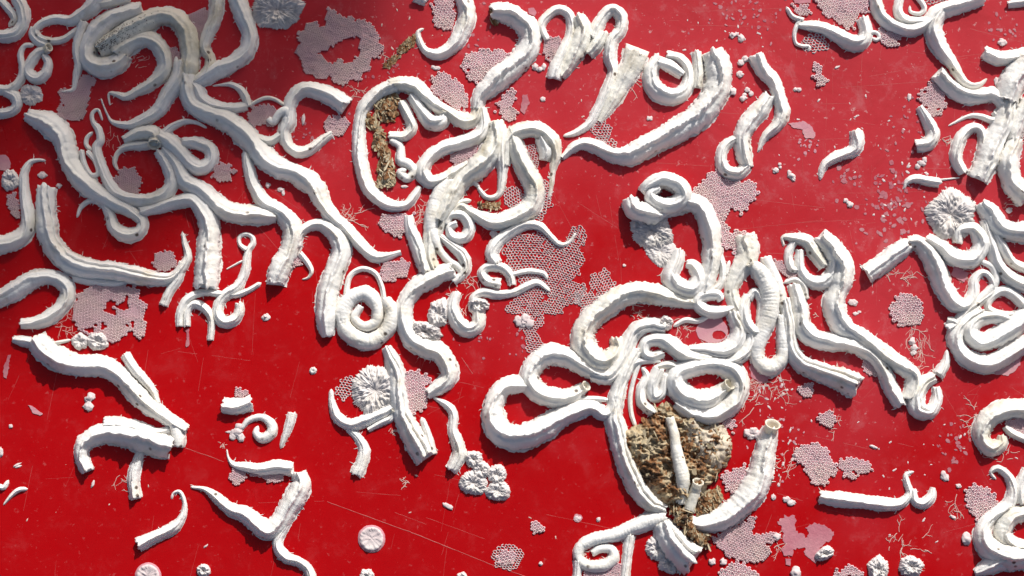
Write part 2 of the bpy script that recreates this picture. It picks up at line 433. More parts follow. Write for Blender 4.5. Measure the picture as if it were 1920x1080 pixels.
def lace(label, poly, holes=(), size=5.2, rot=0.3, style='dense', seed=1, group=None, cat='lace crust', name='lace_crust', rim=0):
    """colony of small box-like cells in rows; style dense (pitted mosaic) or net (open mesh)"""
    p = np.array(poly, float); c0 = p.mean(0); R = np.hypot(*(p-c0).T).max()+size*2
    root = thing(name, label, cat, P(c0[0], c0[1]), group)
    size = size*((.98 if size > 4.9 else .88) if style == 'dense' else .80)
    a = size*.58; dx = 1.5*a*1.25; dy = math.sqrt(3)*a
    ni = int(R/dx)+2; nj = int(R/dy)+2
    I, J = np.meshgrid(np.arange(-ni, ni+1), np.arange(-nj, nj+1)); I = I.ravel(); J = J.ravel()
    def warp(x, y):
        b = rot+.1*np.sin(x/40+seed)+.1*np.cos(y/40+seed*2)
        X = c0[0]+x*np.cos(b)-y*np.sin(b); Y = c0[1]+x*np.sin(b)+y*np.cos(b)
        return X+size*.42*noise2(X/9, Y/9, seed), Y+size*.42*noise2(X/9, Y/9, seed+4)
    lx = I*dx; ly = (J+.5*(I % 2))*dy
    cx, cy_ = warp(lx, ly)
    jx = cx+size*1.1*noise2(cx/8, cy_/8, seed+2)+size*.5*noise2(cx/2, cy_/2, seed+6); jy = cy_+size*1.1*noise2(cx/8, cy_/8, seed+3)+size*.5*noise2(cx/2, cy_/2, seed+7)
    if style != 'net': ok0 = noise2(cx/2.3, cy_/2.3, seed+9) < .80
    ok = inside(poly, jx, jy)
    for h in holes: ok &= ~inside(h, jx, jy)
    if style != 'net': ok &= ok0
    if style == 'net': ok &= noise2(cx/12, cy_/12, seed+8) > -.62
    lx, ly, cx, cy_ = lx[ok], ly[ok], cx[ok], cy_[ok]
    ang = np.arange(6)*math.pi/3
    hx = np.cos(ang)*a*1.25; hy = np.sin(ang)*a
    if len(lx) == 0: return root
    if style == 'dense':
        V = []; F = []; Vb = []; Fb = []
        jit = np.random.RandomState(seed)
        H = 1.7+jit.rand(len(lx))*1.1+.9*noise2(cx/14, cy_/14, seed+11)
        # base sheet of touching cells, rims raised on it, one pit in each
        rows = [(1.02, 0.0, -.2), (1.02, 0.0, .22), (.86, .0, .85), (.48, .0, 1.08), (.22, .0, .6)]
        cen = []
        for q, (f, o_, hh) in enumerate(rows):
            X, Y = warp(lx[:, None]+hx[None]*f, ly[:, None]+hy[None]*f)
            xy = P(X, Y); z = np.where(hh > .4, H[:, None]*hh*1.35, np.maximum(hh*1.4, -.2))*K+0*X
            cen.append(np.concatenate([xy, z[..., None]], -1))
        A = np.stack(cen, 1)                       # cells, rings, 6, 3
        nc = len(lx); idx = np.arange(nc*5*6).reshape(nc, 5, 6)
        q = np.stack([idx[:, :-1], idx[:, 1:], np.roll(idx, -1, 2)[:, 1:], np.roll(idx, -1, 2)[:, :-1]], -1)
        rimq = q[:, 2:3].reshape(-1, 4); inq = np.concatenate([q[:, 0:2], q[:, 3:4]], 1).reshape(-1, 4)
        Vf = A.reshape(-1, 3)
        F2 = [tuple(r) for r in inq.tolist()]+[tuple(r) for r in idx[:, 4, ::-1].tolist()]
        b = mesh('crust', Vf, F2, M['cells'], smooth=False); b['kind'] = 'stuff'; shift(b, root)
        r_ = mesh('cell_rims', Vf, rimq, M['cellrim'], smooth=False); r_['kind'] = 'stuff'; shift(r_, root)
    else:
        # net: each cell outline a raised thread
        X, Y = warp(lx[:, None]+hx[None], ly[:, None]+hy[None])
        x0 = X.ravel(); y0 = Y.ravel(); x1 = np.roll(X, -1, 1).ravel(); y1 = np.roll(Y, -1, 1).ravel()
        key = {}
        ax = (lx[:, None]+hx[None]); ay = (ly[:, None]+hy[None])
        mx = ((ax+np.roll(ax, -1, 1))/2).ravel(); my = ((ay+np.roll(ay, -1, 1))/2).ravel()
        for k in range(len(x0)): key.setdefault((round(mx[k]/a*4), round(my[k]/a*4)), k)
        ks = np.array(sorted(key.values())); rs = np.random.RandomState(seed)
        ks = ks[rs.rand(len(ks)) > .05]
        x0, y0, x1, y1 = x0[ks], y0[ks], x1[ks], y1[ks]
        L = np.hypot(x1-x0, y1-y0)+1e-6; nx = -(y1-y0)/L; ny = (x1-x0)/L
        tw = size*.17*(.8+.5*rs.rand(len(ks)))
        ex = (x1-x0)/L*tw*.6; ey = (y1-y0)/L*tw*.6
        hh = 1.2+1.0*rs.rand(len(ks))
        vs_ = []
        for (px, py, f, z) in ((x0-ex, y0-ey, 1, -.2), (x0-ex, y0-ey, 0, 1), (x0-ex, y0-ey, -1, -.2), (x1+ex, y1+ey, 1, -.2), (x1+ex, y1+ey, 0, 1), (x1+ex, y1+ey, -1, -.2)):
            xy = P(px+nx*tw*f, py+ny*tw*f); vs_.append(np.concatenate([xy, ((hh*K) if z > 0 else hh*0-.2*K)[:, None]], -1))
        A = np.stack(vs_, 1); b0 = np.arange(len(ks))[:, None]*6
        F = np.concatenate([b0+np.array([[0, 3, 4, 1]]), b0+np.array([[1, 4, 5, 2]])])
        b = mesh('net', A.reshape(-1, 3), F, M['net'], smooth=False); b['kind'] = 'stuff'; shift(b, root)
    return root
def film(label, poly, holes=(), seed=1, m='film', h=.7, name='thin_film', group=None, amp=1.8):
    root = thing(name, label, 'thin film', P(*np.mean(poly, 0)), group)
    sheet('sheet', poly, holes, h+.045*seed, M[m], root, seed, amp); return root
def rosette(label, cx, cy_, r, lobes=5, ribs=26, h=9, seed=1, hole=0, ry=None, rot=0, a0=0, a1=2*math.pi, m='rosette', name='rosette_crust', group=None, root=None, cat='rosette crust'):
    ry = ry or r; NA = max(60, int(r*5)); NR = 22
    full = abs(a1-a0-2*math.pi) < 1e-3
    A = np.linspace(a0, a1, NA); Rr = np.linspace(0, 1, NR)
    AA, RR = np.meshgrid(A, Rr)
    per = np.cos(AA)*1.7, np.sin(AA)*1.7
    out = 1+.06*np.cos(AA*lobes+seed)*.8+.12*noise2(per[0]*2, per[1]*2, seed)+.05*noise2(per[0]*7, per[1]*7, seed+1)
    wob = noise2(per[0]*1.6+RR*1.5, per[1]*1.6-RR, seed+2)
    r1 = np.sin(AA*ribs*.55+4.5*wob); r2 = np.sin(AA*ribs*1.25+6*wob+3*noise2(per[0]*3, RR*4, seed+6))
    bl = np.clip((RR-.35)/.35, 0, 1)
    rib = (1-np.abs(r1*(1-bl)+r2*bl)*1.6)+.5*noise3(per[0]*9, per[1]*9, RR*8, seed+9)
    rib = rib*(.5+.5*RR)
    prof = (.55+.65*np.sin(RR*math.pi*.85))*(1-RR**6)+.0
    H = .8*h*(prof*(1+.26*rib+.35*noise3(per[0]*2, per[1]*2, RR*3, seed+3)+.30*noise3(np.cos(AA)*RR*r/4, np.sin(AA)*RR*r/4, RR*0, seed+21))+.05)
    H = H*(1-.55*np.exp(-((AA*0+RR)/.18)**2))
    sc = RR*out*(1+.05*rib*RR**3)
    X = np.cos(AA)*r*sc; Y = np.sin(AA)*ry*sc
    px = cx+X*math.cos(rot)-Y*math.sin(rot); py = cy_+X*math.sin(rot)+Y*math.cos(rot)
    H[-1] = -.2; H = np.maximum(H, -.2)
    xy = P(px, py); V = np.concatenate([xy, (H*K)[..., None]], -1)
    idx = np.arange(NA*NR).reshape(NR, NA)
    q = np.stack([idx[:-1, :-1], idx[1:, :-1], idx[1:, 1:], idx[:-1, 1:]], -1).reshape(-1, 4)
    if hole: q = q[(NA-1)*hole:]
    q = q[:, ::-1]
    if root is None: root = thing(name, label, cat, P(cx, cy_), group); nm = 'frill'
    o = mesh('frill', V.reshape(-1, 3), q, M[m]); shift(o, root); return root
def disc(label, cx, cy_, r, seed=1, h=4):
    root = thing('round_colony', label, 'round colony', P(cx, cy_))
    NA = 72; rows = [(0, .55), (.12, .75), (.25, .6), (.4, .8), (.55, .75), (.68, 1.0), (.8, 1.05), (.86, .5), (.9, .3), (.98, .28), (1.0, -.06)]
    A = np.linspace(0, 2*math.pi, NA+1)[:-1]; V = []
    for f, z in rows:
        rr = f*r*(1+.05*noise2(np.cos(A)*2, np.sin(A)*2, seed)+.02*noise2(np.cos(A)*9, np.sin(A)*9, seed))
        zz = z*h*(1+(.55*noise2(np.cos(A)*f*9, np.sin(A)*f*9, seed+3) if f < .85 else 0))
        xy = P(cx+np.cos(A)*rr, cy_+np.sin(A)*rr); V.append(np.concatenate([xy, (zz*K+0*A)[:, None]], -1))
    V = np.array(V); ii = np.arange(len(rows)*NA).reshape(-1, NA)
    q = np.stack([ii[:-1], ii[1:], np.roll(ii, -1, 1)[1:], np.roll(ii, -1, 1)[:-1]], -1)[:, :, ::-1]
    o = mesh('cushion', V.reshape(-1, 3), q[:7].reshape(-1, 4), M['crumb']); shift(o, root)
    o = mesh('rim', V.reshape(-1, 3), q[7:].reshape(-1, 4), M['cells']); shift(o, root)
    return root
_ico = None
def ico():
    global _ico
    if _ico is None:
        import bmesh
        bm = bmesh.new(); bmesh.ops.create_icosphere(bm, subdivisions=3, radius=1)
        _ico = (np.array([v.co[:] for v in bm.verts]), np.array([[v.index for v in f.verts] for f in bm.faces])); bm.free()
    return _ico
def lump_mesh(cx, cy_, rx, ry, rot, h, seed, amp=.35):
    V, F = ico(); V = V.copy()
    d = 1+amp*1.25*noise3(V[:, 0]*1.9, V[:, 1]*1.9, V[:, 2]*1.9, seed)+amp*.45*noise3(V[:, 0]*4.5, V[:, 1]*4.5, V[:, 2]*4.5, seed+1)
    V = V*d[:, None]
    x = V[:, 0]*rx; y = V[:, 1]*ry
    px = cx+x*math.cos(rot)-y*math.sin(rot); py = cy_+x*math.sin(rot)+y*math.cos(rot)
    xy = P(px, py); z = np.maximum(V[:, 2]*h*.62+h*.25, -.3)*K
    return np.concatenate([xy, z[:, None]], -1), F
def crumb(label, parts, m='crumb', name='crumb', group=None, cat='crumb', seed=None):
    """one crumb made of one or more fused grains (x,y,r[,ry,rot,h])"""
    seed = seed or rnd.randrange(1, 9999)
    Vs = []; Fs = []; k = 0
    for i, q in enumerate(parts):
        x, y, r = q[:3]; ry = q[3] if len(q) > 3 else r; rot = q[4] if len(q) > 4 else 0; h = q[5] if len(q) > 5 else min(r, ry)*.8
        V, F = lump_mesh(x, y, r, ry, rot, h, seed+i*13); Vs.append(V); Fs.append(F+k); k += len(V)
    V = np.concatenate(Vs); mid = V.mean(0)
    V = V-np.array([mid[0], mid[1], 0])
    o = mesh(name, V, np.concatenate(Fs), M[m]); o.location = (mid[0], mid[1], 0)
    o['label'] = label; o['category'] = cat
    if group: o['group'] = group
    return o
def strands(lines, z0=.6):
    """thin tapering threads; lines = list of lists of (x,y,w)"""
    Vs = []; Fs = []; k = 0
    for ln in lines:
        p = np.array(ln, float)
        if len(p) < 2: continue
        t = np.gradient(p[:, :2], axis=0); t /= np.linalg.norm(t, axis=1)[:, None]+1e-9
        n = np.stack([-t[:, 1], t[:, 0]], -1)
        r = p[:, 2]/2
        rows = []
        for f, z in ((1, -.15), (.55, .8), (-.55, .8), (-1, -.15)):
            xy = P(p[:, 0]+n[:, 0]*r*f, p[:, 1]+n[:, 1]*r*f); rows.append(np.concatenate([xy, (r*z*1.5*K)[:, None]], -1))
        A = np.stack(rows, 1); m_ = len(p); ii = np.arange(m_*4).reshape(m_, 4)+k
        q = np.stack([ii[:-1, :-1], ii[:-1, 1:], ii[1:, 1:], ii[1:, :-1]], -1).reshape(-1, 4)
        Vs.append(A.reshape(-1, 3)); Fs.append(q); k += m_*4
    return np.concatenate(Vs), np.concatenate(Fs)
def twig_lines(x, y, ang, L, w, q, depth=0):
    out = []; pts = [(x, y, w)]; a = ang; n = max(3, int(L/3))
    for i in range(n):
        a += q.uniform(-.45, .45); x += math.cos(a)*L/n; y += math.sin(a)*L/n
        pts.append((x, y, w*(1-.55*i/n)))
        if depth < 2 and q.random() < .17 and L > 8:
            out += twig_lines(x, y, a+q.choice((-1, 1))*q.uniform(.6, 1.2), L*q.uniform(.3, .6), w*.75, q, depth+1)
    out.append(pts); return out
def tuft(label, x, y, L, n=4, seed=1, w=2.4, ang=None, spread=6.28, m='thread', group=None):
    n = int(n*2.2)
    q = random.Random(seed); ls = []
    for i in range(n):
        a = (ang if ang is not None else 0)+q.uniform(-.5, .5)*spread
        ls += twig_lines(x+q.gauss(0, L*.3), y+q.gauss(0, L*.3), a, L*q.uniform(.25, .9), w*q.uniform(.6, 1), q)
    V, F = strands(ls); mid = V.mean(0)*np.array([1, 1, 0]); 
    o = mesh('branching_thread', V-mid, F, M[m]); o.location = (mid[0], mid[1], 0)
    o['label'] = label; o['category'] = 'branching thread'
    if group: o['group'] = group
    return o

# ------------------------------------------------------------------ the panel
def build_panel():
    V = [(-.62, -.5, 0), (.62, -.5, 0), (.62, .5, 0), (-.62, .5, 0)]
    o = mesh('red_panel', V+[(x, y, -.006) for x, y, z in V], [(0, 1, 2, 3), (7, 6, 5, 4), (0, 4, 5, 1), (1, 5, 6, 2), (2, 6, 7, 3), (3, 7, 4, 0)], M['red'], smooth=False)
    o['label'] = 'glossy red painted panel, scratched and dusty, carrying all the white tubes'; o['kind'] = 'structure'
    return o
build_panel()

# label | flags | x,y,width[,lift] ...
TUBES = """
stubby white tube ring cut by the left edge in the top left corner | W | 26,-10,20 40,12,25 43,38,25 30,60,25 6,67,24 -24,62,22
thin inner tube curled inside the top left corner ring | | -6,-8,14 14,14,16 26,34,14 16,50,10
white tube curling into an oval loop around red, top left | | 190,-14,38 172,10,34 152,27,26 130,38,20 105,35,17 82,41,16 67,54,15 73,69,14 95,77,15 118,73,14 136,61,12 152,50,12
short creamy tube fragments along the top edge left of centre | D | 178,4,24 210,2,22 242,-6,20
thin tube linking the oval loop to the small upright mouth, top left | | 62,50,12 59,64,13 70,78,14 88,86,15
fat curled tube with round open mouth facing right, near top left | M0 | 90,91,16 72,97,18 60,112,20 52,132,20 66,146,22 84,138,22 90,118,18 82,103,12
slim tube bending down beside the open mouthed curl to the left edge | | 64,84,9 46,86,10 38,102,12 41,125,13 39,145,17 28,160,18 12,168,18 -12,166,18
small tube half ring at the left edge below the open mouthed curl | | 10,170,18 28,180,20 31,196,20 20,208,20 -8,213,20
slender tube tail hanging down onto the pink film, top left | | 156,40,20 148,65,18 143,92,17 147,120,16 142,145,13 138,166,10 124,171,7 112,171,4
wide fat U shaped tube under the black speckled one, top left | K | 266,14,28 235,24,34 200,40,40 175,65,40 163,92,36 168,114,38 190,124,42 215,118,42 234,102,34
huge tube with black speckles arching over, top left | S | 184,92,34,3 205,80,44,3 232,64,46,3 265,44,44,2 300,29,38 330,34,38 349,56,38 356,90,40 353,125,38 346,152,30
speckled tube branching right then curving back down to a curly thread tip | D | 218,98,40,2 245,80,36,1 275,71,34 296,84,32 308,108,32 306,132,30 285,155,26 258,170,20 236,181,16 218,176,10 204,176,6 206,198,3
long tapering tube sweeping down left from the great trunk, top left | | 340,115,32 332,150,36 312,180,32 294,208,28 268,224,24 242,234,18 212,229,8 200,212,4 189,184,3
longest tube, great winding trunk running diagonally from top left to centre | | 350,140,34 355,185,38 378,206,38 425,225,42 455,248,44 490,288,42 522,312,40 560,328,40 592,352,38 604,378,32 622,405,30 650,430,26 678,460,24 700,479,22 720,482,18 752,473,10
shorter tube fused on the upper flank of the great trunk, ending in a curl | | 352,148,14 368,165,26 378,185,26 400,198,24 435,202,20 464,198,16
small hooked tube curl rising above the great trunk | | 466,200,15 458,178,15 448,165,12 432,158,9 415,159,5 398,161,3
straight tube coming down from the top edge beside the pale film, upper left | D | 407,-14,28 403,30,30 390,60,26 383,88,22 394,110,20 386,135,22 364,150,20
thick boomerang shaped tube from the top edge bending down left | | 440,-14,34 455,28,34 468,62,32 463,92,32 440,115,34 405,132,34 378,148,28 358,158,14
thin knotted tube descending from a thread hook, left of centre top | | 192,226,4 184,206,6 173,212,8 174,228,8 184,242,14 188,262,16 181,277,18 189,307,18 203,340,22 219,363,24 250,374,26 283,374,26 311,360,28 322,340,26 314,310,24 297,282,20
tiny tube loop behind the knotted tube, left | | 174,247,8 163,258,10 162,272,10 172,282,10
small hairpin tube squeezed beside the broad left tube | | 152,282,12 158,308,12 170,328,12 184,324,11 178,302,10 164,284,12
broad tube from the left with pointed cut end, tapering to a loop and thread | K | 50,214,24 64,220,32 92,232,44 116,255,44 124,280,42 132,308,40 152,338,38 182,362,36 212,380,30 245,396,24 266,414,20 260,434,24 238,440,26 214,428,24 205,402,20 192,382,14 170,376,11 152,388,8 144,408,5
brown lipped bulging tube at the head of the left cluster | DM1 | 232,262,18 258,250,28 286,250,32 290,268,24
tube curling to a tight teardrop loop, upper left cluster | | 296,254,34 325,272,34 348,298,30 373,314,30 395,300,26 392,278,26 368,268,26 342,266,20
thin arched tube ending in a hair tip over the left cluster | | 305,252,18 322,238,16 345,228,12 368,230,7 388,240,4
hooked thin tube hanging down onto the pink round film | D | 300,268,14 270,272,18 240,274,16 226,281,10 218,291,10 215,305,9 221,320,4
ridged tube running right from the left cluster to a yellowish stub mouth | | 305,278,22 330,308,28 346,338,34 372,354,36 395,374,38 420,392,40 450,400,40 485,402,36 518,405,26
tube bending over and down to a wide blunt end, left of centre | K | 262,396,20 300,388,24 333,378,26 362,374,30 382,392,36 392,425,42 390,460,46 388,500,50 384,538,46
straight narrow tube joining the great trunk to the flared broken end | | 460,285,14 467,320,24 478,352,26 495,380,30 522,395,30 542,416,36 548,440,38 541,470,40 526,498,42 516,532,40
arched tube dropping from the great trunk to a ragged cut foot | | 558,462,16 562,440,18 580,424,20 606,422,24 630,440,34 640,470,38 628,505,40 616,540,42 612,575,42 612,606,36 614,630,24
small hook shaped tube below the arched tube, centre left | | 562,475,14 576,492,12 584,508,10 578,520,6 566,524,3
needle eye tube, thin stem with a small loop on top | | 462,468,9,3 450,458,8 449,445,8 460,439,8 472,444,9 474,456,11 466,468,12 462,485,15 458,512,17 444,538,20 424,552,21 410,570,20 409,592,22 422,604,23 440,598,22 449,582,19 448,568,16
slim tube lying across under the needle eye tube | | 490,530,9 465,545,11 440,553,12 412,551,12 380,548,14 352,560,17 338,585,15 336,612,14
small arch shaped tube with two legs, left of centre | | 350,612,13 350,590,14 356,575,14 368,570,16 385,580,16 396,600,13 394,638,12
tiny straight rod leaning on the needle eye tube | | 456,488,5 424,505,3
tube rising to a hairlike tip at the left edge | | 86,301,4 70,300,7 54,306,12 44,330,18 46,370,22 52,405,26 48,432,30 28,450,34 0,458,34 -24,460,34
widest left tube with torn upper mouth, sweeping right and branching | KW | 86,352,38 84,385,42 86,430,42 98,460,42 124,488,42 160,503,42 205,508,38 250,515,34 290,522,28 322,520,22 342,500,20 352,480,16 346,455,10 342,435,5
ribbed offshoot tube below the forked thread tip, left | | 342,492,16 335,520,18 318,545,18 306,572,18
flat tube ridge fused along the underside of the widest left tube | F | 138,520,16 180,528,18 220,530,16 244,523,10
arched tube at the left edge curling back to a blunt end | | -18,564,36 20,548,38 55,526,36 90,518,30 118,530,30 126,552,32 115,574,30 95,592,28 68,604,24 38,606,17
large tube descending diagonally, lower left, brightly lit | K | 66,632,36 82,654,46 112,674,48 150,684,42 190,686,40 220,702,36 246,728,36 272,755,36 300,775,30 325,792,26 350,806,20
short stub tube poking left from the large lower left tube | | 24,636,13 45,640,20 64,644,20
slim twig tube reaching right to the pale fan crust | D | 96,645,10 133,637,6
narrow tube riding on the back of the lower left tube | | 234,664,17 250,690,19 272,715,19 288,736,14 296,756,10
broad hook shaped tube sheet, lower left | K | 163,882,26 152,854,28 158,830,34 185,814,40 220,812,46 260,822,50 298,834,52 320,838,44
stained round tube joining the two large lower left tubes | R | 322,786,20,3 328,800,22,3 334,820,26 334,838,22
rounded tube lying along the top of the broad hook | | 194,794,26 225,796,28 265,806,26 295,810,16 318,805,12
short leg tube hanging under the broad hook with open foot | | 264,844,14 256,868,20 250,890,22 250,910,22 254,934,22
thin hooked tube with split foot, bottom left | | 321,936,4 326,924,5 338,923,7 346,945,8 342,968,14 325,990,22 295,1004,24 258,1022,26
V shaped tube with needle tip and twisted upper arm, bottom left | K | 357,913,4 383,917,10 405,932,20 432,955,26 460,965,30 483,984,36 505,994,36 526,976,38 540,952,40 554,930,40 564,905,38 558,886,28
tube with wavy hair tip lying right to the V shaped tube | | 425,842,3 428,858,5 438,871,11 462,876,18 492,880,26 520,876,30 548,880,24
tube winding down from the V to the bottom edge | | 544,972,14 530,995,17 521,1012,19 523,1030,21 537,1046,22 560,1054,20 577,1068,18 588,1096,20
short fat segment with torn right end, alone on red | | 417,759,28 440,762,30 472,755,27
small spiral tube like a letter e, lower left | R | 452,806,7 466,788,11 490,782,14 508,795,18 508,812,20 492,822,18 480,812,14 484,798,7
small straight tapering rod with two notches, lower left | | 548,774,17 542,798,17 533,822,12 526,841,6
angular tube with upturned thin tip, lower centre left | | 621,729,8 622,755,13 632,782,19 655,796,23 685,788,22 715,775,22 738,762,16
split foot tube curving down with red showing through, lower centre left | F | 652,804,12 672,822,16 682,842,20 679,864,24 668,890,24
short side tube with a small round mouth beside the tapered slab | M1 | 690,806,10 715,792,15 732,785,13 739,770,12
round ribbed coil like a snail, centre left | R | 722,560,20,2 735,590,30 722,622,30 690,640,32 655,624,32 642,592,32 655,562,30 684,550,28,1 706,572,24,3 706,602,22,4 682,612,20,4 664,596,16,5 676,574,13,6
thin tube arch looping over the snail coil | | 648,560,13 655,520,11 678,504,11 703,512,11 715,535,11 720,560,10
great S shaped tube in the middle, joining the centre cluster | | 850,506,34 826,512,36 800,524,38 778,540,34 760,568,32 758,600,34 770,634,36 800,651,36 824,660,36 841,685,36 842,708,34 825,724,30 802,738,22
tapering slab of fused tubes with cut lower end, lower centre | KW | 724,650,16 735,675,28 743,705,34 746,740,36 754,775,38 767,805,40 784,835,46 797,858,42
slim companion tube on the right of the tapering slab | | 790,782,9 802,815,14 812,852,16
wavy slim tube leading down to the lobed white rosette | | 812,745,4 838,760,14 850,776,17 849,806,19 856,825,24 861,850,27 852,872,26 845,882,22
broad tube arc with open end and curl, upper centre left | | 648,197,34 625,182,34 598,171,32 570,166,28 552,178,26 542,200,26 540,228,28 532,248,24 540,272,22 558,284,22 580,280,20 605,262,18 622,250,14
tiny open curl standing on the upper left arc | R | 503,222,12,3 512,228,14,5 522,214,16,8 536,207,18,8 544,226,20,2
small tube filling the corner between trunk and arc | D | 478,256,14 505,264,18 526,252,16
thin yellowish arch over the pinkish film pocket | D | 466,198,8 495,184,9 515,186,9 535,198,8
small hook tube with sharp curl hanging from the top edge | | 863,-14,26 876,22,32 868,55,32 850,84,28 824,100,22 800,96,17 787,78,12 784,60,9 795,53,5
short stub tube at the top edge left of the hook tube | | 778,-8,22 800,2,18
long question mark tube with open brown mouth, upper centre | K | 922,20,34 946,22,38 972,34,40 994,60,40 990,90,42 968,118,44 940,140,48 915,162,40 899,182,28 895,204,24
C shaped tube wall around the brown debris, centre left | K | 745,160,28 722,166,30 698,182,28 680,205,26 673,240,24 673,280,26 680,320,26 690,350,26 710,372,26 735,385,22 760,384,18 776,368,16 787,350,10
thick scalloped tube above the brown debris | D | 728,160,26 752,156,32,3 778,162,34 800,182,30 822,200,28 845,213,26 868,224,30 888,222,26 898,202,22
curved tube with small round mouth inside the C shaped wall | M1 | 772,178,22 790,206,22 808,228,30 828,226,28 834,210,16
inner bent tube next to the brown debris | D | 752,190,18 764,215,20 772,238,22 758,254,20 730,254,16
small tube snail ball at the lower right of the brown debris | R | 733,262,14 750,275,16 751,300,18 764,306,18 776,320,16 764,334,16 750,323,14,2 762,317,9,5
wide question mark loop left of the central knot | | 905,202,16 908,235,24 895,256,28 860,268,28 825,280,26 800,300,26 792,322,26 806,340,26 828,336,22 852,322,22 879,306,18
great pale tube rising through the central knot | DK | 928,226,32 930,255,40 918,285,44,2 892,315,42,2 868,335,36 850,360,38 835,388,36 820,412,30
ribbed tube winding down the left side of the central knot | R | 842,335,20,3 824,360,26,3 812,395,28,3 808,425,26,2 815,450,22,2 825,470,15 843,490,14 862,502,16 866,515,16 850,528,16
tube sweeping in a wide hook around the right of the knot | D | 955,240,20 962,262,32 975,295,36 990,325,38 1003,352,40 997,385,38 970,403,36 935,415,34 905,408,28 880,396,20 862,386,18 850,402,14
arch loop tube at the top of the central knot | D | 946,310,18 950,268,28 972,246,30 1008,242,32 1034,262,30 1042,290,22 1037,318,12 1034,345,9 1030,372,5
short broad tube tucked inside the arch loop of the knot | | 1015,258,24 1024,282,30 1020,300,20
slim tube hanging with a foot in the central knot | | 945,245,26 940,285,26 942,320,20 938,358,14 926,370,12 910,368,10 895,350,7
tight tube spiral ball right of the ribbed central tube | | 836,420,16 846,402,20 868,404,22 880,424,22 872,444,22 850,444,20 842,426,13,3 856,418,12,5
small white horned tube at the left foot of the knot | | 766,404,18 768,425,22 778,450,26 788,478,28 800,510,28
double stranded tube curving under the spiral ball | W | 822,440,10 850,462,18 868,480,22 873,502,20 862,520,16
short fused tube filling the foot of the knot | D | 808,420,24 806,450,26 806,480,24 815,504,22
wavy slim tube laid across the large lace net | | 1080,436,5 1066,455,8 1048,457,10 1028,438,12 1012,424,17 985,421,19 955,436,22 932,454,24 922,475,26 932,494,22
small tube coil left of the large lace net | | 938,532,18,2 914,526,18 904,510,18 918,500,18 942,502,19 956,516,18 960,534,16
thin bent tube trailing right from the small coil | | 962,514,11 990,508,11 1018,512,11 1027,524,7
J shaped tube with a fluted end, centre | | 857,548,18 848,575,26 858,604,28 878,618,28 896,608,26 896,580,22 888,560,16 905,548,17 935,552,17 965,548,16 990,535,15 1010,530,13 1032,546,6
first narrow arch tube in the upper row of arches | | 1026,74,12 1015,48,18 1030,26,18 1050,17,18 1068,30,18 1070,60,18 1058,92,24 1046,118,28 1038,147,30
wide crumpled tube between two arches, top centre | DK | 1082,28,24 1094,55,38 1082,90,40 1066,118,32 1050,142,24
short shelly tube piece with dark hollow under the arches | D | 1130,58,24 1118,82,28 1104,102,22
second arch tube running down into a long pointed tail, top centre right | | 1110,72,24 1128,36,24 1148,17,24 1165,30,24 1164,55,22 1148,76,24 1144,105,24 1150,132,19 1142,158,21 1130,185,22 1118,210,20 1104,232,16 1080,248,12 1056,255,7
feathery splayed tube with ragged top, upper right of centre | DF | 1194,98,48 1184,124,42 1170,150,38 1152,180,34 1136,208,22 1124,228,10
ring shaped tube like a number 6, upper right of centre | | 1238,106,22 1221,130,28 1223,158,32 1243,176,34 1272,178,32 1290,158,26 1290,128,20 1274,108,18 1250,102,18
flat diagonal tube bar crossing inside the ring shaped tube | F | 1232,112,20,6 1256,122,22,8 1280,140,18,6
very wide rough tube sweeping left from an open upper end | K | 1336,94,46 1347,125,52 1346,158,52 1332,190,54 1308,218,54 1275,240,48 1240,258,44 1208,275,44 1180,291,36 1148,290,28 1120,275,26 1095,269,24 1075,277,18 1054,296,10
small upright tube stub between ring and wide rough tube | D | 1306,96,18 1310,130,22 1306,165,20
wavy single tube with blunt top and pointed foot, right of centre top | | 1418,104,30 1432,130,30 1450,150,26 1461,180,26 1468,212,28 1457,235,24 1436,254,16 1421,285,5
ridged tube narrowing into a small loop, right of centre | K | 1443,180,26 1425,205,36 1405,228,36 1392,255,32 1396,290,32 1404,314,20
ring loop tube below the ridged tube | | 1390,255,14 1360,273,19 1352,300,22 1362,320,24 1385,324,26 1403,310,22
small lone sickle shaped tube, right | | 1605,244,24 1608,266,28 1600,282,24 1572,292,20 1550,305,17 1541,320,13 1538,338,6
saddle shaped tube with an upright end under the top lace patch | | 1496,46,12 1522,48,22 1545,52,24 1572,66,28 1600,80,30 1620,74,28 1624,55,26 1618,33,26
thin stick tube at the left end of the saddle tube | | 1474,12,8 1486,30,11 1506,38,12
thin crooked tube with a curled foot beside the net patch | | 1500,36,11 1490,60,9 1492,80,8 1505,86,8 1517,87,7 1515,97,5
tiny tube ringlet at the right end of the saddle tube | R | 1630,60,8 1643,61,8 1649,69,8 1643,75,8 1635,70,7
long tube dipping from the top edge, upper right | | 1638,-12,22 1650,25,26 1672,46,28 1708,55,28 1742,40,28 1760,22,28 1800,8,30 1842,-6,28
nested inner tube inside the top right dip | | 1690,-12,16 1684,18,19 1700,38,22 1732,40,20
small crescent tube at the heart of the top right dip | | 1716,-12,12 1733,12,13 1726,25,10 1708,22,8 1706,10,5
long tapering tube falling from the top right dip to a forked tip | | 1768,16,28 1752,45,32 1757,75,34 1772,100,28 1790,125,22 1805,150,17 1822,160,13 1838,158,10 1851,147,4
S bend tube with cut end, upper right | | 1760,138,34 1782,162,32 1808,178,32 1835,180,30 1862,176,28 1880,192,26 1880,215,20 1862,225,15 1840,218,12 1815,218,8 1778,236,3
short lone wriggle tube with flared foot, right | | 1724,200,15 1738,222,22 1750,248,26 1741,268,28 1718,273,22
narrow arch tube around a red slot, upper right cluster | K | 1808,324,20 1794,298,24 1799,265,24 1818,241,20 1838,242,18 1843,268,18 1829,314,12
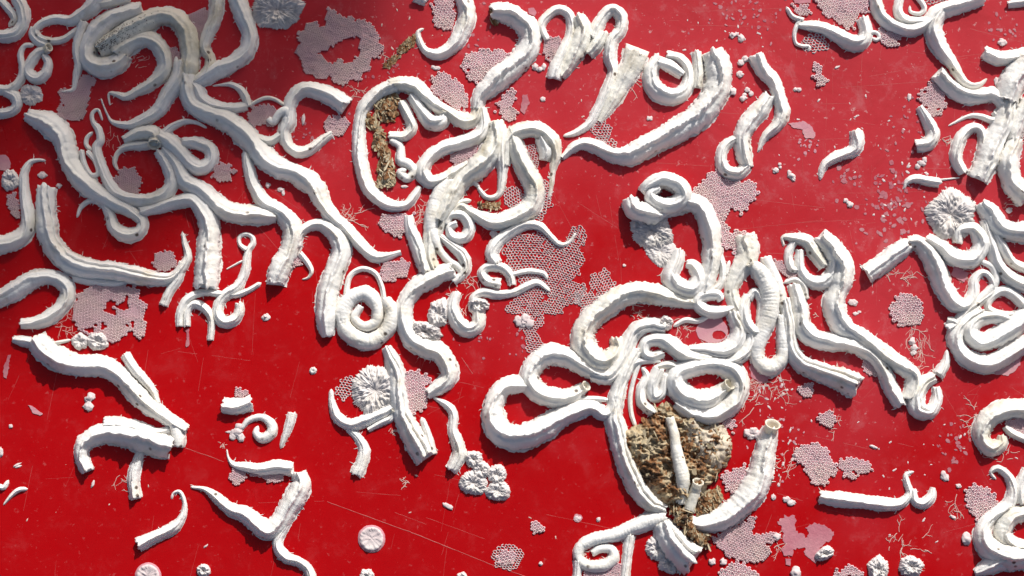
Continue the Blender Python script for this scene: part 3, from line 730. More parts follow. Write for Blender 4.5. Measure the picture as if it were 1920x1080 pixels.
massive ribbed tube descending in the upper right cluster | KW | 1893,190,34 1882,230,42 1864,265,46 1852,300,48 1835,336,42
small lone tube with hair tips, right, beside a thin rod | | 1695,355,3 1701,340,11 1716,334,17 1736,338,20 1762,342,19
thin straight rod tube from the small lone tube | | 1756,338,5 1800,333,3
blunt tube entering from the right edge near the top | | 1845,96,26 1870,107,30 1895,106,28 1932,98,28
swollen tube mass against the upper right edge | K | 1930,112,56 1902,150,56 1888,190,50
wide tube hugging the right edge below the swollen mass | | 1906,262,32 1893,300,42 1900,340,44 1928,370,44
vertical tube pressed to the right edge | | 1930,190,34 1908,235,34 1900,262,26
small crumb topped tube in the very top right corner | | 1890,8,14 1930,2,18
tube with small knob end running to the right edge | | 1838,380,24 1858,400,36 1880,428,40 1930,437,40
long narrow tube slanting down to the right edge | | 1846,412,16 1858,455,22 1872,495,26 1895,520,28 1930,537,28
second slanting tube nested against the right edge | | 1858,420,14 1878,458,20 1900,492,20 1930,505,20
tube with dark hollow open end at left, right cluster | | 1625,515,36 1650,498,36 1680,474,34 1702,458,32
tube bending down in a broad U, right cluster | K | 1704,456,26 1724,456,30 1745,480,36 1760,510,40 1772,540,38 1790,566,34 1812,572,26 1825,550,22 1828,525,17 1842,511,12 1858,520,12 1864,545,13 1845,562,15 1815,580,17 1795,605,20 1778,617,22
round ended coil tube above the broad U, right cluster | | 1738,446,24 1765,462,30 1792,482,34 1825,484,36 1842,456,34 1826,428,26 1798,430,24 1796,456,18
ribbed narrow tube looping right of the broad U | R | 1836,488,10 1862,502,14 1867,528,16 1842,556,15 1808,584,14
thin double loop tube near the right edge, lower right cluster | | 1930,582,20 1900,552,19 1878,545,17 1858,560,15 1854,578,13 1880,588,12 1906,588,8
inner spiral of the big right coil, reaching the right edge | | 1932,585,34 1900,612,38 1870,632,38 1838,640,36 1820,618,32 1838,598,28 1870,594,26 1898,602,18
big outer coil tube at the right edge | K | 1840,580,20 1808,602,26 1792,635,32 1812,668,34 1850,682,36 1885,668,36 1930,640,30
long winding tube falling from the looped head, right of centre | K | 1538,443,34 1560,465,40 1580,495,44 1576,530,44 1565,570,42 1580,610,40 1615,632,36 1655,660,36 1690,685,34 1712,702,30 1712,725,28 1703,748,26
cream tube folded like a beak with thread tip, looped head | D | 1470,462,5 1468,445,8 1490,446,22 1515,453,26 1530,476,26 1546,500,20
thin ring tube hanging from the looped head | | 1488,455,16 1478,478,17 1484,502,17 1498,506,12
ring shaped tube closing the looped head on the right | | 1500,468,16 1500,500,19 1515,524,23 1540,530,28 1562,515,30 1567,488,28
parallel winding tube left of the long winding tube | | 1490,532,26 1500,575,34 1505,610,36 1525,632,36 1560,640,34 1600,645,32 1635,665,30 1658,695,30 1672,728,30 1690,760,24
short thick tube with square cut end, right of centre | KW | 1472,560,24 1478,600,28 1482,645,30 1500,678,34 1535,695,38 1575,710,44 1608,724,48
ribbed U tube with round open mouth, standing proud, right of centre | RM0 | 1406,494,18,6 1425,508,32,6 1442,540,38,4 1444,580,36,3 1432,620,32,3 1420,650,30,2 1422,676,28 1445,690,30 1468,668,26 1468,625,24 1465,590,18
upright tube stub behind the ribbed U tube | R | 1436,482,20 1448,510,24 1462,545,22 1470,580,18
flat textured tube with broad torn top, right of centre | FD | 1398,440,42 1402,478,44 1385,510,36 1372,540,28 1378,570,26 1392,600,24
curled inner tube ending in a lip beside the ribbed U | | 1402,552,14,3 1394,580,26,3 1398,605,28,3 1415,622,26,3 1436,621,16,3
slim hairpin tube inside the ribbed U | | 1404,560,14,2 1416,546,16,2 1428,566,17,2 1424,602,13,2
broad tube arch descending from the top clump, right of centre | K | 1228,404,28,5 1258,386,36,3 1290,378,38 1315,386,38 1330,415,40 1336,455,40 1335,490,36 1328,525,32 1320,552,26
doughnut tube coil on the tall top clump | | 1204,360,16,12 1216,346,26,18 1245,334,30,22 1274,345,32,22 1282,366,32,18 1260,384,32,16 1230,378,28,18 1220,362,20,22 1236,352,14,24
jagged block of tube under the doughnut coil | K | 1181,372,30,10 1190,390,38,14 1212,398,42,14 1238,404,34,8
onion shaped tube curl left of the broad arch | | 1273,468,20 1268,490,28 1258,515,34 1270,536,36 1298,543,36 1312,520,32 1300,498,24 1287,494,14
narrow strand tube squeezed between the ribbed U and the parallel winding tube | | 1462,540,10 1474,590,12 1478,640,12 1486,672,12
thin lip tube hugging the outside of the great rough arch's lower bend | | 1100,690,8 1132,700,9 1160,690,10 1182,662,11 1194,634,12 1214,616,12 1236,606,10
wispy strand tube running down beside the long trunk tube | | 1214,660,6 1200,680,9 1188,712,10 1182,745,10 1184,775,10 1192,800,8
small strand tube between the large round loop and almond loop | | 1066,752,8 1092,748,11 1118,748,12 1142,750,10
little knuckle tube at the junction under the small ring tube | D | 1228,690,10 1252,684,16 1276,690,16 1290,700,10
thin strand tube across the foot of the looped head | | 1470,530,8 1490,524,12 1506,534,14 1512,560,12
thin strand tube within the central knot, left of the pale tube | | 880,300,6 868,322,10 850,345,12 842,372,12 836,398,10
wavy strand tube in the middle of the central knot | D | 884,375,8 862,380,12 846,396,14 830,420,14 820,446,12
short spur tube on the shoulder of the great pale tube | | 900,352,5 888,340,10 884,326,14
thin strand tube right of the horned tube | | 790,470,8 800,490,12 812,516,14
slim strand tube along the edge of the swollen mass | D | 1862,210,10 1880,232,14 1896,262,14 1912,280,10
short knobby tube between the broad U and the big outer coil | D | 1776,600,14 1792,606,20 1800,622,20 1784,628,14
slim blade tube right of the broad arch | | 1350,478,12 1356,505,15 1352,530,15 1338,548,16
thin tube thread behind the slim blade | | 1368,488,8 1360,520,10
great rough arch tube ending in an open lipped mouth, centre right | DK | 1305,568,20 1272,562,30 1240,553,38 1205,547,40 1165,555,42 1130,578,44 1102,605,44 1092,635,46 1105,665,46 1130,677,42 1148,668,36 1158,650,30 1155,634,26
small curled tube with an eye hole, at the junction right of centre | | 1376,576,10,4 1350,584,22,4 1325,582,24,4 1308,567,24,4 1320,553,22,4 1345,552,20,4 1353,563,12,4
bundle tube arching from the small ring to the trunk, centre right | W | 1248,612,22 1215,609,28 1190,622,28 1175,650,30 1160,680,30 1140,704,30 1108,702,26
almond loop tube with small round mouth, lower centre right | KM1 | 1140,703,28 1110,695,32 1085,682,36 1060,668,40 1030,664,42 1005,680,40 992,705,38 1005,732,40 1035,745,40 1068,744,36 1096,726,20
large round loop tube with broad cut end, lower centre | K | 1000,722,26 962,720,34 938,732,34 925,762,42 928,792,46 945,814,50 975,821,50 1010,808,48 1045,785,44 1080,768,38 1110,762,32 1132,776,26 1147,768,24 1154,742,24
long trunk tube curving down behind the brown clump | W | 1196,656,22 1175,690,28 1162,720,28 1155,750,30 1152,780,32 1158,810,38 1165,840,38 1180,880,38 1200,920,38 1225,946,36 1248,955,26
thin strand tube peeling off the trunk tube | | 1240,678,5 1210,676,12 1190,680,16 1174,700,18
slim S tube left of the large oval ring | | 1203,688,6 1212,705,14 1202,730,19 1205,755,21 1226,774,20
fluted little U tube beside the large oval ring | | 1236,692,26 1224,720,24 1227,744,22 1242,735,18 1248,702,16
small ring tube with tail, above the large oval ring | | 1332,672,26 1300,668,30 1278,660,32 1258,645,32 1235,636,26 1212,642,24 1208,660,22 1222,669,20 1244,662,16
curved tube bundle right of the small ring | W | 1375,585,28 1386,620,32 1376,645,34 1350,658,30 1318,655,24 1292,655,16
outer shell tube curving round the pinkish pocket | W | 1392,588,20 1408,632,24 1395,663,26 1362,680,22
thin crooked tube above the pinkish pocket | | 1328,593,10 1308,602,12 1285,600,11 1262,612,8
large oval ring tube with upturned mouth, over the brown clump | KM0 | 1364,724,22,4 1346,740,34 1322,751,42 1295,747,44 1272,730,42 1268,706,40 1290,690,36 1325,683,36 1358,688,38 1382,706,40 1385,736,38 1365,763,38 1335,779,38 1300,775,36 1268,756,30
ribbed stained worm tube standing over the brown clump | RD | 1256,782,17,18 1264,812,20,22 1268,842,23,22 1276,875,28,20 1281,905,28,17 1276,944,22,10
short brown speckled tube stub with round mouth beside the ribbed stained one | SRM0 | 1307,908,20,16 1300,930,22,14 1291,958,24,8
tall round mouthed tube curving up at the lower right of the clump | M0 | 1446,802,28,6 1438,832,38,3 1432,862,48 1422,900,52 1400,935,52 1370,962,48 1340,978,40 1308,982,28 1284,974,18 1262,962,8
ribbed tube ending in an oval coil at the bottom, right of centre | R | 1248,968,26,3 1215,978,28,1 1185,990,26 1150,1004,24 1115,1011,23 1090,1024,21 1084,1045,21 1100,1060,23 1130,1061,23 1150,1047,21 1146,1030,17 1126,1029,16 1110,1038,13
straight leg tube running off the bottom edge by the oval coil | | 1182,1004,20 1176,1040,18 1170,1098,18
short leg tube under the oval coil at the bottom edge | | 1084,1052,18 1080,1096,16
ruffled wide tube sheet with wavy torn hem below the clump | KW | 1240,978,36,3 1256,1008,52,3 1278,1034,62,4 1298,1050,66,6
long straight level tube with open left end, lower right | | 1537,930,22 1560,935,28 1590,938,28 1630,942,26 1670,946,24 1692,942,19 1706,925,14 1700,902,12 1700,890,9 1714,884,4
small open cup tube curl at the end of the level tube | | 1712,918,12,1 1716,938,18 1732,944,20 1746,932,18 1750,914,10
flared horn tube with curled top above the cup bottom, right | | 1776,655,6 1773,680,18 1760,702,24
knotted tube head with a slit opening, right of centre low | KW | 1752,706,24 1732,718,28 1720,740,32 1722,766,38 1744,772,28 1757,750,22 1756,726,16
broad arch tube at the right edge, lower right | D | 1932,768,36 1895,766,40 1865,776,40 1845,796,38 1842,820,32 1858,840,32 1878,832,26 1880,816,16
curled tail tube above the bottom right coil | | 1868,899,4 1858,886,7 1872,878,13 1892,895,17 1900,920,21 1892,945,25 1865,964,26 1845,990,30 1850,1020,42 1880,1040,52 1930,1045,52
thick ring tube in the bottom right corner with a rough hole | D | 1930,962,30 1898,968,36 1880,998,36 1898,1022,32 1930,1030,30
low flared tube at the bottom edge, bottom right | | 1828,1074,14 1855,1062,34 1895,1046,42
vertical tube sliver on the lower right edge | | 1928,880,22 1914,912,24 1916,945,22
slanting tube strand inside the lower right arch | D | 1885,800,12 1900,812,16 1930,826,16
forked small tube near the lower left edge | | 6,947,4 22,928,9 36,918,10 52,917,7
stubby forked chip tube on the lower left edge | | -8,908,10 6,914,12 16,900,8
"""
for ln in TUBES.strip().split('\n'):
    lab, fl, pts = [s.strip() for s in ln.split('|')]
    tube('worm_tube', lab, [tuple(float(v) for v in p.split(',')) for p in pts.split()], fl)

def z(s, ox, oy, txt):
    """polygon written as zoomed coordinates"""
    return [(ox+float(a)/s, oy+float(b)/s) for a, b in (p.split(',') for p in txt.split())]
# ------------------------------------------------------------------ lace crusts (dense)
lace('large pale ring of lace crust with red hole in its middle, top', z(3.6, 350, 0, '945,60 1010,60 1020,100 1130,120 1130,150 1190,130 1240,150 1270,200 1300,250 1330,340 1290,390 1240,390 1240,460 1190,500 1180,540 1110,540 1060,580 1000,560 960,510 920,540 870,530 850,500 790,480 770,390 735,350 760,290 750,210 800,190 830,145 880,150 900,180 945,160 940,100'),
     [z(3.6, 350, 0, '870,360 980,320 1060,270 1140,240 1180,270 1160,310 1180,350 1120,410 1060,420 1030,390 1000,430 950,420 920,370')], 4.0, .3, seed=2)
lace('pinkish lace crust under the hanging tube tail, top left', z(3.6, 0, 0, '560,500 630,510 650,560 600,600 600,700 580,800 500,820 400,790 380,740 410,690 380,620 400,600 490,620 520,560'), (), 4.2, .5, seed=3)
lace('round pinkish lace crust inside the left tube loop', blob(240, 342, 28, 18, .12, seed=4), (), 4.0, .2, seed=4)
lace('big scaly lace crust with several red holes, left', z(3.6, 0, 540, '560,20 600,-20 900,-20 950,40 950,80 990,110 990,230 970,320 940,340 890,300 830,340 770,380 700,340 600,320 530,270 500,200 500,50'),
     [z(3.6, 0, 540, '720,90 775,80 775,150 745,200 712,150'), z(3.6, 0, 540, '785,140 840,60 895,55 850,120 840,160'), z(3.6, 0, 540, '845,240 880,228 920,245 885,258'), z(3.6, 0, 540, '685,262 700,245 720,262 702,278'), z(3.6, 0, 540, '575,290 600,262 630,280 610,312')], 5.4, .15, seed=5)
lace('small oval scaly disc of lace crust above the left branching tube', blob(308, 490, 24, 20, .04, seed=6, ry=20), (), 4.4, .1, seed=6)
lace('small ragged lace crust right of the teardrop loop', blob(419, 322, 22, 14, .3, seed=7, ry=19), (), 4.4, .8, seed=7)
lace('lace crust in the film pocket under the yellowish arch', blob(493, 217, 28, 12, .15, seed=8, ry=22), (), 4.4, .5, seed=8)
lace('small oval lace crust at the right of the upper arc', blob(632, 236, 24, 16, .08, seed=9, ry=19), (), 4.4, .5, seed=9)
lace('lace crust beside the hook tube at the top edge', z(3.6, 700, 0, '430,-10 540,-10 560,130 510,215 440,190 390,130 390,60'), (), 5.2, .4, seed=10)
lace('fan of lace crust against the question mark tube, orange streaked', z(3.6, 700, 0, '600,400 660,350 740,330 900,350 930,380 800,480 700,570 650,540 600,470'), (), 5.8, .6, seed=11)
lace('lace crust between the scalloped tube and question mark tube', z(3.6, 700, 0, '390,520 460,480 530,520 600,570 640,650 630,730 560,740 470,680 390,620'), (), 5.4, 1.0, seed=12)
lace('small S shaped lace crust alone on red, upper centre', z(3.6, 700, 0, '850,680 920,590 960,620 960,670 910,710 970,740 980,770 940,820 820,770 860,740 820,690'), (), 5.2, .1, seed=13)
lace('lace crust filling the first narrow arch, top centre', z(3.6, 700, 0, '1150,280 1210,240 1270,260 1260,350 1190,430 1150,370'), (), 4.8, .1, seed=14)
lace('long lace crust covering the broad arch shoulder, right of centre', z(3.6, 1050, 300, '880,200 950,150 1040,60 1100,120 1180,150 1280,130 1330,170 1320,270 1270,310 1210,380 1170,320 1110,350 1110,430 1140,490 1200,470 1280,500 1180,640 1080,590 1040,450 1000,300 930,230'), (), 6.4, .2, seed=15)
lace('square lace crust left of the central knot', z(3.6, 700, 260, '60,500 200,510 260,520 290,600 210,640 180,680 90,640 30,590'), (), 5.2, .3, seed=16)
lace('lace crust below the tail of the great trunk', z(3.6, 700, 260, '50,860 190,800 250,830 240,900 110,980 40,940'), (), 5.2, .5, seed=17)
lace('pink lace crust beside the tapering slab, lower centre', z(3.6, 700, 540, '210,570 320,560 380,610 360,680 380,760 310,850 250,850 215,750 190,650'), (), 6.0, .1, seed=18)
lace('lace crust in the bend of the question mark loop, centre', z(3.6, 700, 260, '500,120 640,60 720,40 700,130 600,160 550,195'), (), 4.4, .1, seed=19)
lace('small beaded lace crust alone near the bottom centre', blob(1009, 988, 15, 12, .14, seed=20, ry=13), (), 5.2, .1, seed=20)
lace('round lace crust left of the wavy hair tip tube base', blob(445, 893, 17, 14, .1, seed=21, ry=15), (), 4.4, .1, seed=21)
lace('beaded lace crust peeking below the hair tip tube', z(3.6, 350, 780, '400,370 520,380 650,390 660,420 600,460 540,440 500,405 440,415'), (), 4.4, .1, seed=22)
lace('round mosaic lace crust alone on red, right', blob(1700, 583, 32, 20, .06, seed=23, ry=31), (), 5.6, .5, seed=23)
lace('small square lace crust with crumbs, lower right', blob(1550, 784, 19, 10, .12, seed=24, ry=16), (), 5.0, .1, seed=24)
lace('gourd shaped lace crust, lower right', z(3, 1450, 720, '150,350 230,330 290,350 350,430 350,500 280,570 200,540 180,470 110,400'), (), 5.6, .4, seed=25)
lace('leaf shaped lace crust next to the gourd shaped one', z(3, 1450, 720, '362,485 380,420 440,410 540,440 572,480 440,542'), [z(3, 1450, 720, '448,490 460,478 470,490 460,502')], 5.0, .2, seed=26)
lace('tongue of lace crust under the tall round mouthed tube', z(3.6, 1050, 780, '1100,400 1240,310 1260,430 1190,530 1110,500'), (), 5.6, .2, seed=27)
lace('broad pale lace crust spreading below the tall mouthed tube', z(3.6, 1050, 780, '1030,830 1130,760 1330,660 1320,720 1290,800 1400,780 1490,800 1460,850 1380,870 1430,930 1380,980 1250,990 1130,950'), (), 4.8, .7, seed=28)
lace('rounded lace crust at the bottom edge, right of centre', z(3.6, 1050, 780, '1080,1040 1200,975 1290,1010 1330,1060 1380,1110 1080,1110'), (), 6.0, .7, seed=29)
lace('round lace crust by the S bend tube, upper right', z(2.769, 1400, 0, '890,490 940,430 1000,450 1040,520 1030,580 970,600 920,560'), (), 5.4, .3, seed=30)
lace('wide lace crust at the top edge behind the saddle tube', z(2.769, 1400, 0, '350,-10 650,-10 640,60 580,80 560,150 500,140 400,80 360,40'), (), 5.6, .3, seed=31)
lace('small patch of lace crust at the top by the thin stick tube', z(2.769, 1400, 0, '220,20 320,30 350,80 260,80'), (), 5.0, .3, seed=32)
lace('lace crust below the top right tube dip', z(2.769, 1400, 0, '690,150 790,160 810,190 780,240 720,240 690,200'), (), 5.6, .3, seed=33)
lace('short lone bar of lace crust, upper right', z(2.769, 1400, 0, '340,320 370,320 390,380 430,420 415,445 360,450 345,390'), (), 5.4, .1, seed=34)
lace('lace crust left of the curled tail tube, lower right', z(3, 1450, 720, '1070,600 1110,560 1200,580 1270,650 1250,740 1140,770 1090,700'), (), 6.0, .2, seed=35)
lace('lace crust by the parallel winding tube', z(2.769, 1400, 360, '600,890 640,860 690,890 690,950 620,955'), (), 5.0, .4, seed=36)
lace('small lace crust among threads, below the cut tube', blob(1512, 734, 17, 11, .2, seed=37, ry=15), (), 5.0, .4, seed=37)
lace('small lace crust under the large oval ring', z(3.6, 1050, 540, '1090,930 1140,860 1200,920 1170,975 1110,965'), (), 5.0, .2, seed=38)
lace('lace crust in the oval coil at the bottom edge', z(3.6, 1050, 780, '160,1040 400,980 410,1110 160,1110'), (), 5.0, .1, seed=39)
lace('lace crust inside the lower right arch', z(3, 1450, 720, '1290,200 1430,180 1430,300 1340,290'), (), 5.0, .2, seed=40)
lace('lace crust behind the looped head', z(2.769, 1400, 360, '140,340 190,360 270,430 220,450 160,410'), (), 4.6, .2, seed=41)
lace('small lace crust above the short fat segment', blob(450, 735, 14, 10, .2, seed=42, ry=10), (), 4.4, .2, seed=42)
lace('narrow lace crust in the trunk fork, top left', z(3.6, 350, 0, '10,90 150,60 150,200 90,320 50,260'), (), 4.0, .2, seed=43)
lace('lace crust at the left edge beside the ridged white lump', z(3.6, 0, 260, '50,380 110,360 130,420 135,540 90,530 60,470'), (), 4.2, .2, seed=44)
lace('lace crust in the bend of the speckled tube', z(3.6, 0, 0, '1080,330 1190,310 1220,380 1200,450 1130,460'), (), 4.2, .2, seed=45)
lace('small lace crust under the small hook, centre left', blob(555, 487, 13, 10, .15, seed=46), (), 4.4, .2, seed=46)
lace('rough lace crust at the bottom edge, left of the leafy lump', z(3, 1450, 720, '340,1050 420,1020 470,1030 520,1090 340,1090'), (), 5.0, .1, seed=47)
# ------------------------------------------------------------------ lace nets
lace('large open white lace net, centre', [(945, 465), (978, 438), (1020, 438), (1060, 462), (1070, 432), (1084, 422), (1096, 428), (1094, 450), (1083, 466), (1097, 482), (1083, 515), (1062, 525), (1096, 538), (1090, 570), (1062, 568), (1052, 585), (1020, 588), (1017, 606), (1006, 622), (1019, 645), (1013, 658), (988, 656), (986, 625), (972, 604), (990, 590), (945, 582), (975, 555), (985, 538), (955, 500)],
     [[(1010, 560), (1030, 552), (1040, 560), (1020, 566)]], 6.0, .55, 'net', seed=51, name='lace_net', cat='lace net')
lace('open lace net tapering left of the great rough arch', z(3.6, 1050, 300, '110,880 160,870 210,900 215,770 300,740 380,830 280,920 160,1030 120,950'), (), 6.0, -.6, 'net', seed=52, name='lace_net', cat='lace net')
lace('lace net in the fork of the central knot', z(3.6, 700, 260, '860,370 960,320 1040,380 1000,450 920,480 880,420'), (), 6.4, .9, 'net', seed=53, name='lace_net', cat='lace net')
lace('lace net fringe right of the central knot', z(3.6, 700, 260, '1120,240 1180,300 1210,420 1120,550 1085,520 1150,440'), (), 6.4, .2, 'net', seed=54, name='lace_net', cat='lace net')
lace('lace net inside the arch loop of the knot', z(3.6, 700, 260, '1030,40 1100,60 1110,180 1090,260 1050,150'), (), 5.6, .4, 'net', seed=55, name='lace_net', cat='lace net')
lace('small oval lace net left of the grooved rosette', z(3.6, 350, 540, '1080,600 1140,600 1130,680 1070,745 1000,715 1010,670'), (), 6.6, .6, 'net', seed=56, name='lace_net', cat='lace net')
lace('heart shaped lace net with open rim, bottom centre', blob(952, 1046, 28, 16, .10, seed=57, ry=24), (), 6.0, .3, 'net', seed=57, name='lace_net', cat='lace net')
lace('beaded filling of the heart shaped net, bottom centre', blob(950, 1046, 19, 14, .12, seed=58, ry=15), (), 5.6, .3, seed=58)
lace('lace net by the thin crooked tube, upper right', z(2.769, 1400, 0, '300,190 400,180 415,250 340,275 300,240'), (), 7.0, .3, 'net', seed=59, name='lace_net', cat='lace net')
lace('loose net at the foot of the feathery tube', z(3.6, 1050, 0, '190,830 280,820 350,870 320,930 420,980 360,990 220,900'), (), 6.4, .3, 'net', seed=60, name='lace_net', cat='lace net')
lace('lace net strip between the saddle tube ends, top right', z(2.769, 1400, 0, '930,-10 1040,-10 1010,20 940,15'), (), 6.4, .3, 'net', seed=61, name='lace_net', cat='lace net')
lace('lace net at the upper right edge', z(2.769, 1400, 0, '1430,600 1450,590 1450,740 1370,720 1400,660'), (), 7, .3, 'net', seed=62, name='lace_net', cat='lace net')
# ------------------------------------------------------------------ films
film('flat pinkish three lobed film, bottom right', z(3, 1450, 720, '60,740 120,740 130,820 200,870 180,800 240,780 340,830 320,890 260,920 240,1000 190,980 180,920 50,940 60,860 30,780'), seed=3, amp=4.5)
film('pale film ring in the pocket right of the small ring tube', blob(1336, 620, 31, 18, .06, seed=4, ry=24), [blob(1348, 628, 12, 10, .15, seed=5, ry=9)], seed=4, m='cells')
film('smooth pale film behind the big right coil', z(2.769, 1400, 360, '1260,880 1400,800 1430,850 1420,900 1360,955 1290,950'), seed=5, m='cells')
film('small pale film chip by the long line scratch', blob(1083, 971, 8, 9, .15, seed=7), seed=7, m='cells')
film('pink film smear under the looped trunk, right', z(3.6, 1050, 540, '1270,520 1330,500 1400,560 1430,600 1380,640 1290,620'), seed=8, amp=4)
film('broken pinkish arc film, right', z(2.769, 1400, 0, '215,640 290,628 335,650 362,695 345,722 300,710 290,675 240,665'), seed=9, m='cells', amp=2.6)
film('torn film at the left edge above the ridged lump', blob(6, 304, 16, 10, .2, seed=10), seed=10, m='cells')
film('pale film tucked below the open end, centre top', z(3.6, 700, 0, '1045,60 1080,55 1105,90 1090,110 1050,90'), seed=11)
film('narrow pink film smear right of the S shaped crust', z(3.6, 700, 0, '1010,640 1045,635 1050,690 1020,770 995,750'), seed=12, m='scar', amp=2.5)
film('faint oblong scar on the red near the left edge', z(3.6, 0, 540, '55,455 75,450 60,540 45,610 25,600 25,540'), seed=13, m='scar', amp=2)
film('small oblong pale chip left of the oval crumb', z(3.6, 0, 540, '190,790 215,795 290,850 270,862 225,845'), seed=14, m='cells', amp=1)
film('scar streak below the small arch tube', z(3.6, 350, 540, '-5,280 15,275 20,380 0,400'), seed=15, m='scar')
film('pink film at the top edge behind the saddle tube', z(2.769, 1400, 0, '240,-5 330,-5 330,15 250,18'), seed=16)
film('film by the mesh near the bottom leafy lump', blob(1478, 1034, 9, 8, .2, seed=17), seed=17)
film('drop shaped pale film chip in the lower right', z(3, 1450, 720, '68,980 100,985 95,1020 72,1015'), seed=18)
film('pinkish film under the right coil cluster', z(2.769, 1400, 360, '1080,380 1150,420 1130,470 1060,430'), seed=19)
# ------------------------------------------------------------------ rosettes and discs
rosette('frilled rosette crust at the top edge, left of centre', 521, 18, 50, 5, 34, 11, 1, ry=36)
rosette('white rosette crust of fine petals above the coil, right', 1783, 402, 47, 5, 40, 10, 2)
rosette('grooved rosette crust left of the tapering slab', 705, 732, 44, 3, 26, 10, 3, ry=50, rot=.5)
rosette('frilly fan crust inside the great S tube, lower fan', 796, 622, 34, 4, 26, 12, 4, ry=20, rot=.2)
rosette('frilly upright fan crust inside the great S tube', 822, 588, 20, 4, 22, 10, 5, ry=30, rot=.2)
rosette('wrinkled fan crust under the jagged block, right of centre', 1222, 432, 42, 4, 30, 9, 6, ry=34, rot=.5)
rosette('ragged lower fan of crust fading to pink, right of centre', 1240, 472, 34, 5, 26, 4, 7, ry=26, rot=.9)
rosette('round lobe of the ruffled white rosette, top lobe', 888, 861, 17, 3, 9, 8, 8)
rosette('lobe of the ruffled white rosette, right upper lobe', 932, 890, 19, 3, 9, 8, 9)
rosette('largest lobe of the ruffled white rosette, left', 888, 905, 27, 3, 18, 8, 10, ry=24)
rosette('lowest lobe of the ruffled white rosette', 934, 920, 24, 3, 14, 8, 11, ry=20)
rosette('middle lobe of the ruffled white rosette', 902, 882, 18, 3, 9, 9, 12)
rosette('lobed grey crust under the ruffled sheet, bottom', 1234, 1028, 24, 4, 12, 7, 13)
rosette('second lobe of the grey crust at the bottom edge', 1255, 1056, 20, 4, 12, 7, 14)
rosette('yellowish rosette crust left of the fan, by the big scaly crust', 150, 640, 16, 5, 16, 7, 15)
rosette('white fan crust at the foot of the big scaly crust', 183, 640, 21, 4, 12, 9, 16, ry=18)
rosette('whitish rosette crust below the open mouthed curl, left', 58, 178, 23, 5, 20, 6, 17, ry=20)
rosette('ridged white lump at the left edge', 19, 338, 18, 3, 8, 8, 18, ry=20)
rosette('petal crust growing on the J shaped tube', 897, 574, 20, 5, 18, 14, 19, ry=16)
rosette('leafy crust lump at the bottom edge, right', 1646, 1066, 20, 5, 12, 10, 20, ry=24)
rosette('petal crust lump at the bottom edge beside the leafy one', 1708, 1062, 24, 4, 14, 10, 21, ry=20)
rosette('ridged crust on the three lobed film', 1546, 1038, 20, 3, 12, 9, 22, ry=12, rot=-.5)
rosette('small puffy crust at the bottom edge, left', 382, 1070, 13, 4, 8, 8, 23)
rosette('small shaggy crust at the bottom edge, centre', 688, 1080, 14, 5, 14, 7, 24)
rosette('small shaggy crust at the bottom edge by the heart net', 866, 1082, 10, 5, 12, 6, 25)
rosette('tiny flower crust alone on red, left of centre', 587, 695, 7, 6, 6, 3, 26)
rosette('leafy lump on the bundle above the small ring', 1248, 606, 15, 5, 9, 12, 27, ry=14)
disc('round cushion disc with pale rim, bottom left of centre', 697, 1010, 26, 1, 5)
disc('round cushion disc cut by the bottom edge, left', 278, 1080, 25, 2, 5)
crumb('small coiled shell ringlet alone on red, left of centre', [(498, 595, 7, 7, 0, 3), (498, 594, 3, 3, 0, 7)])

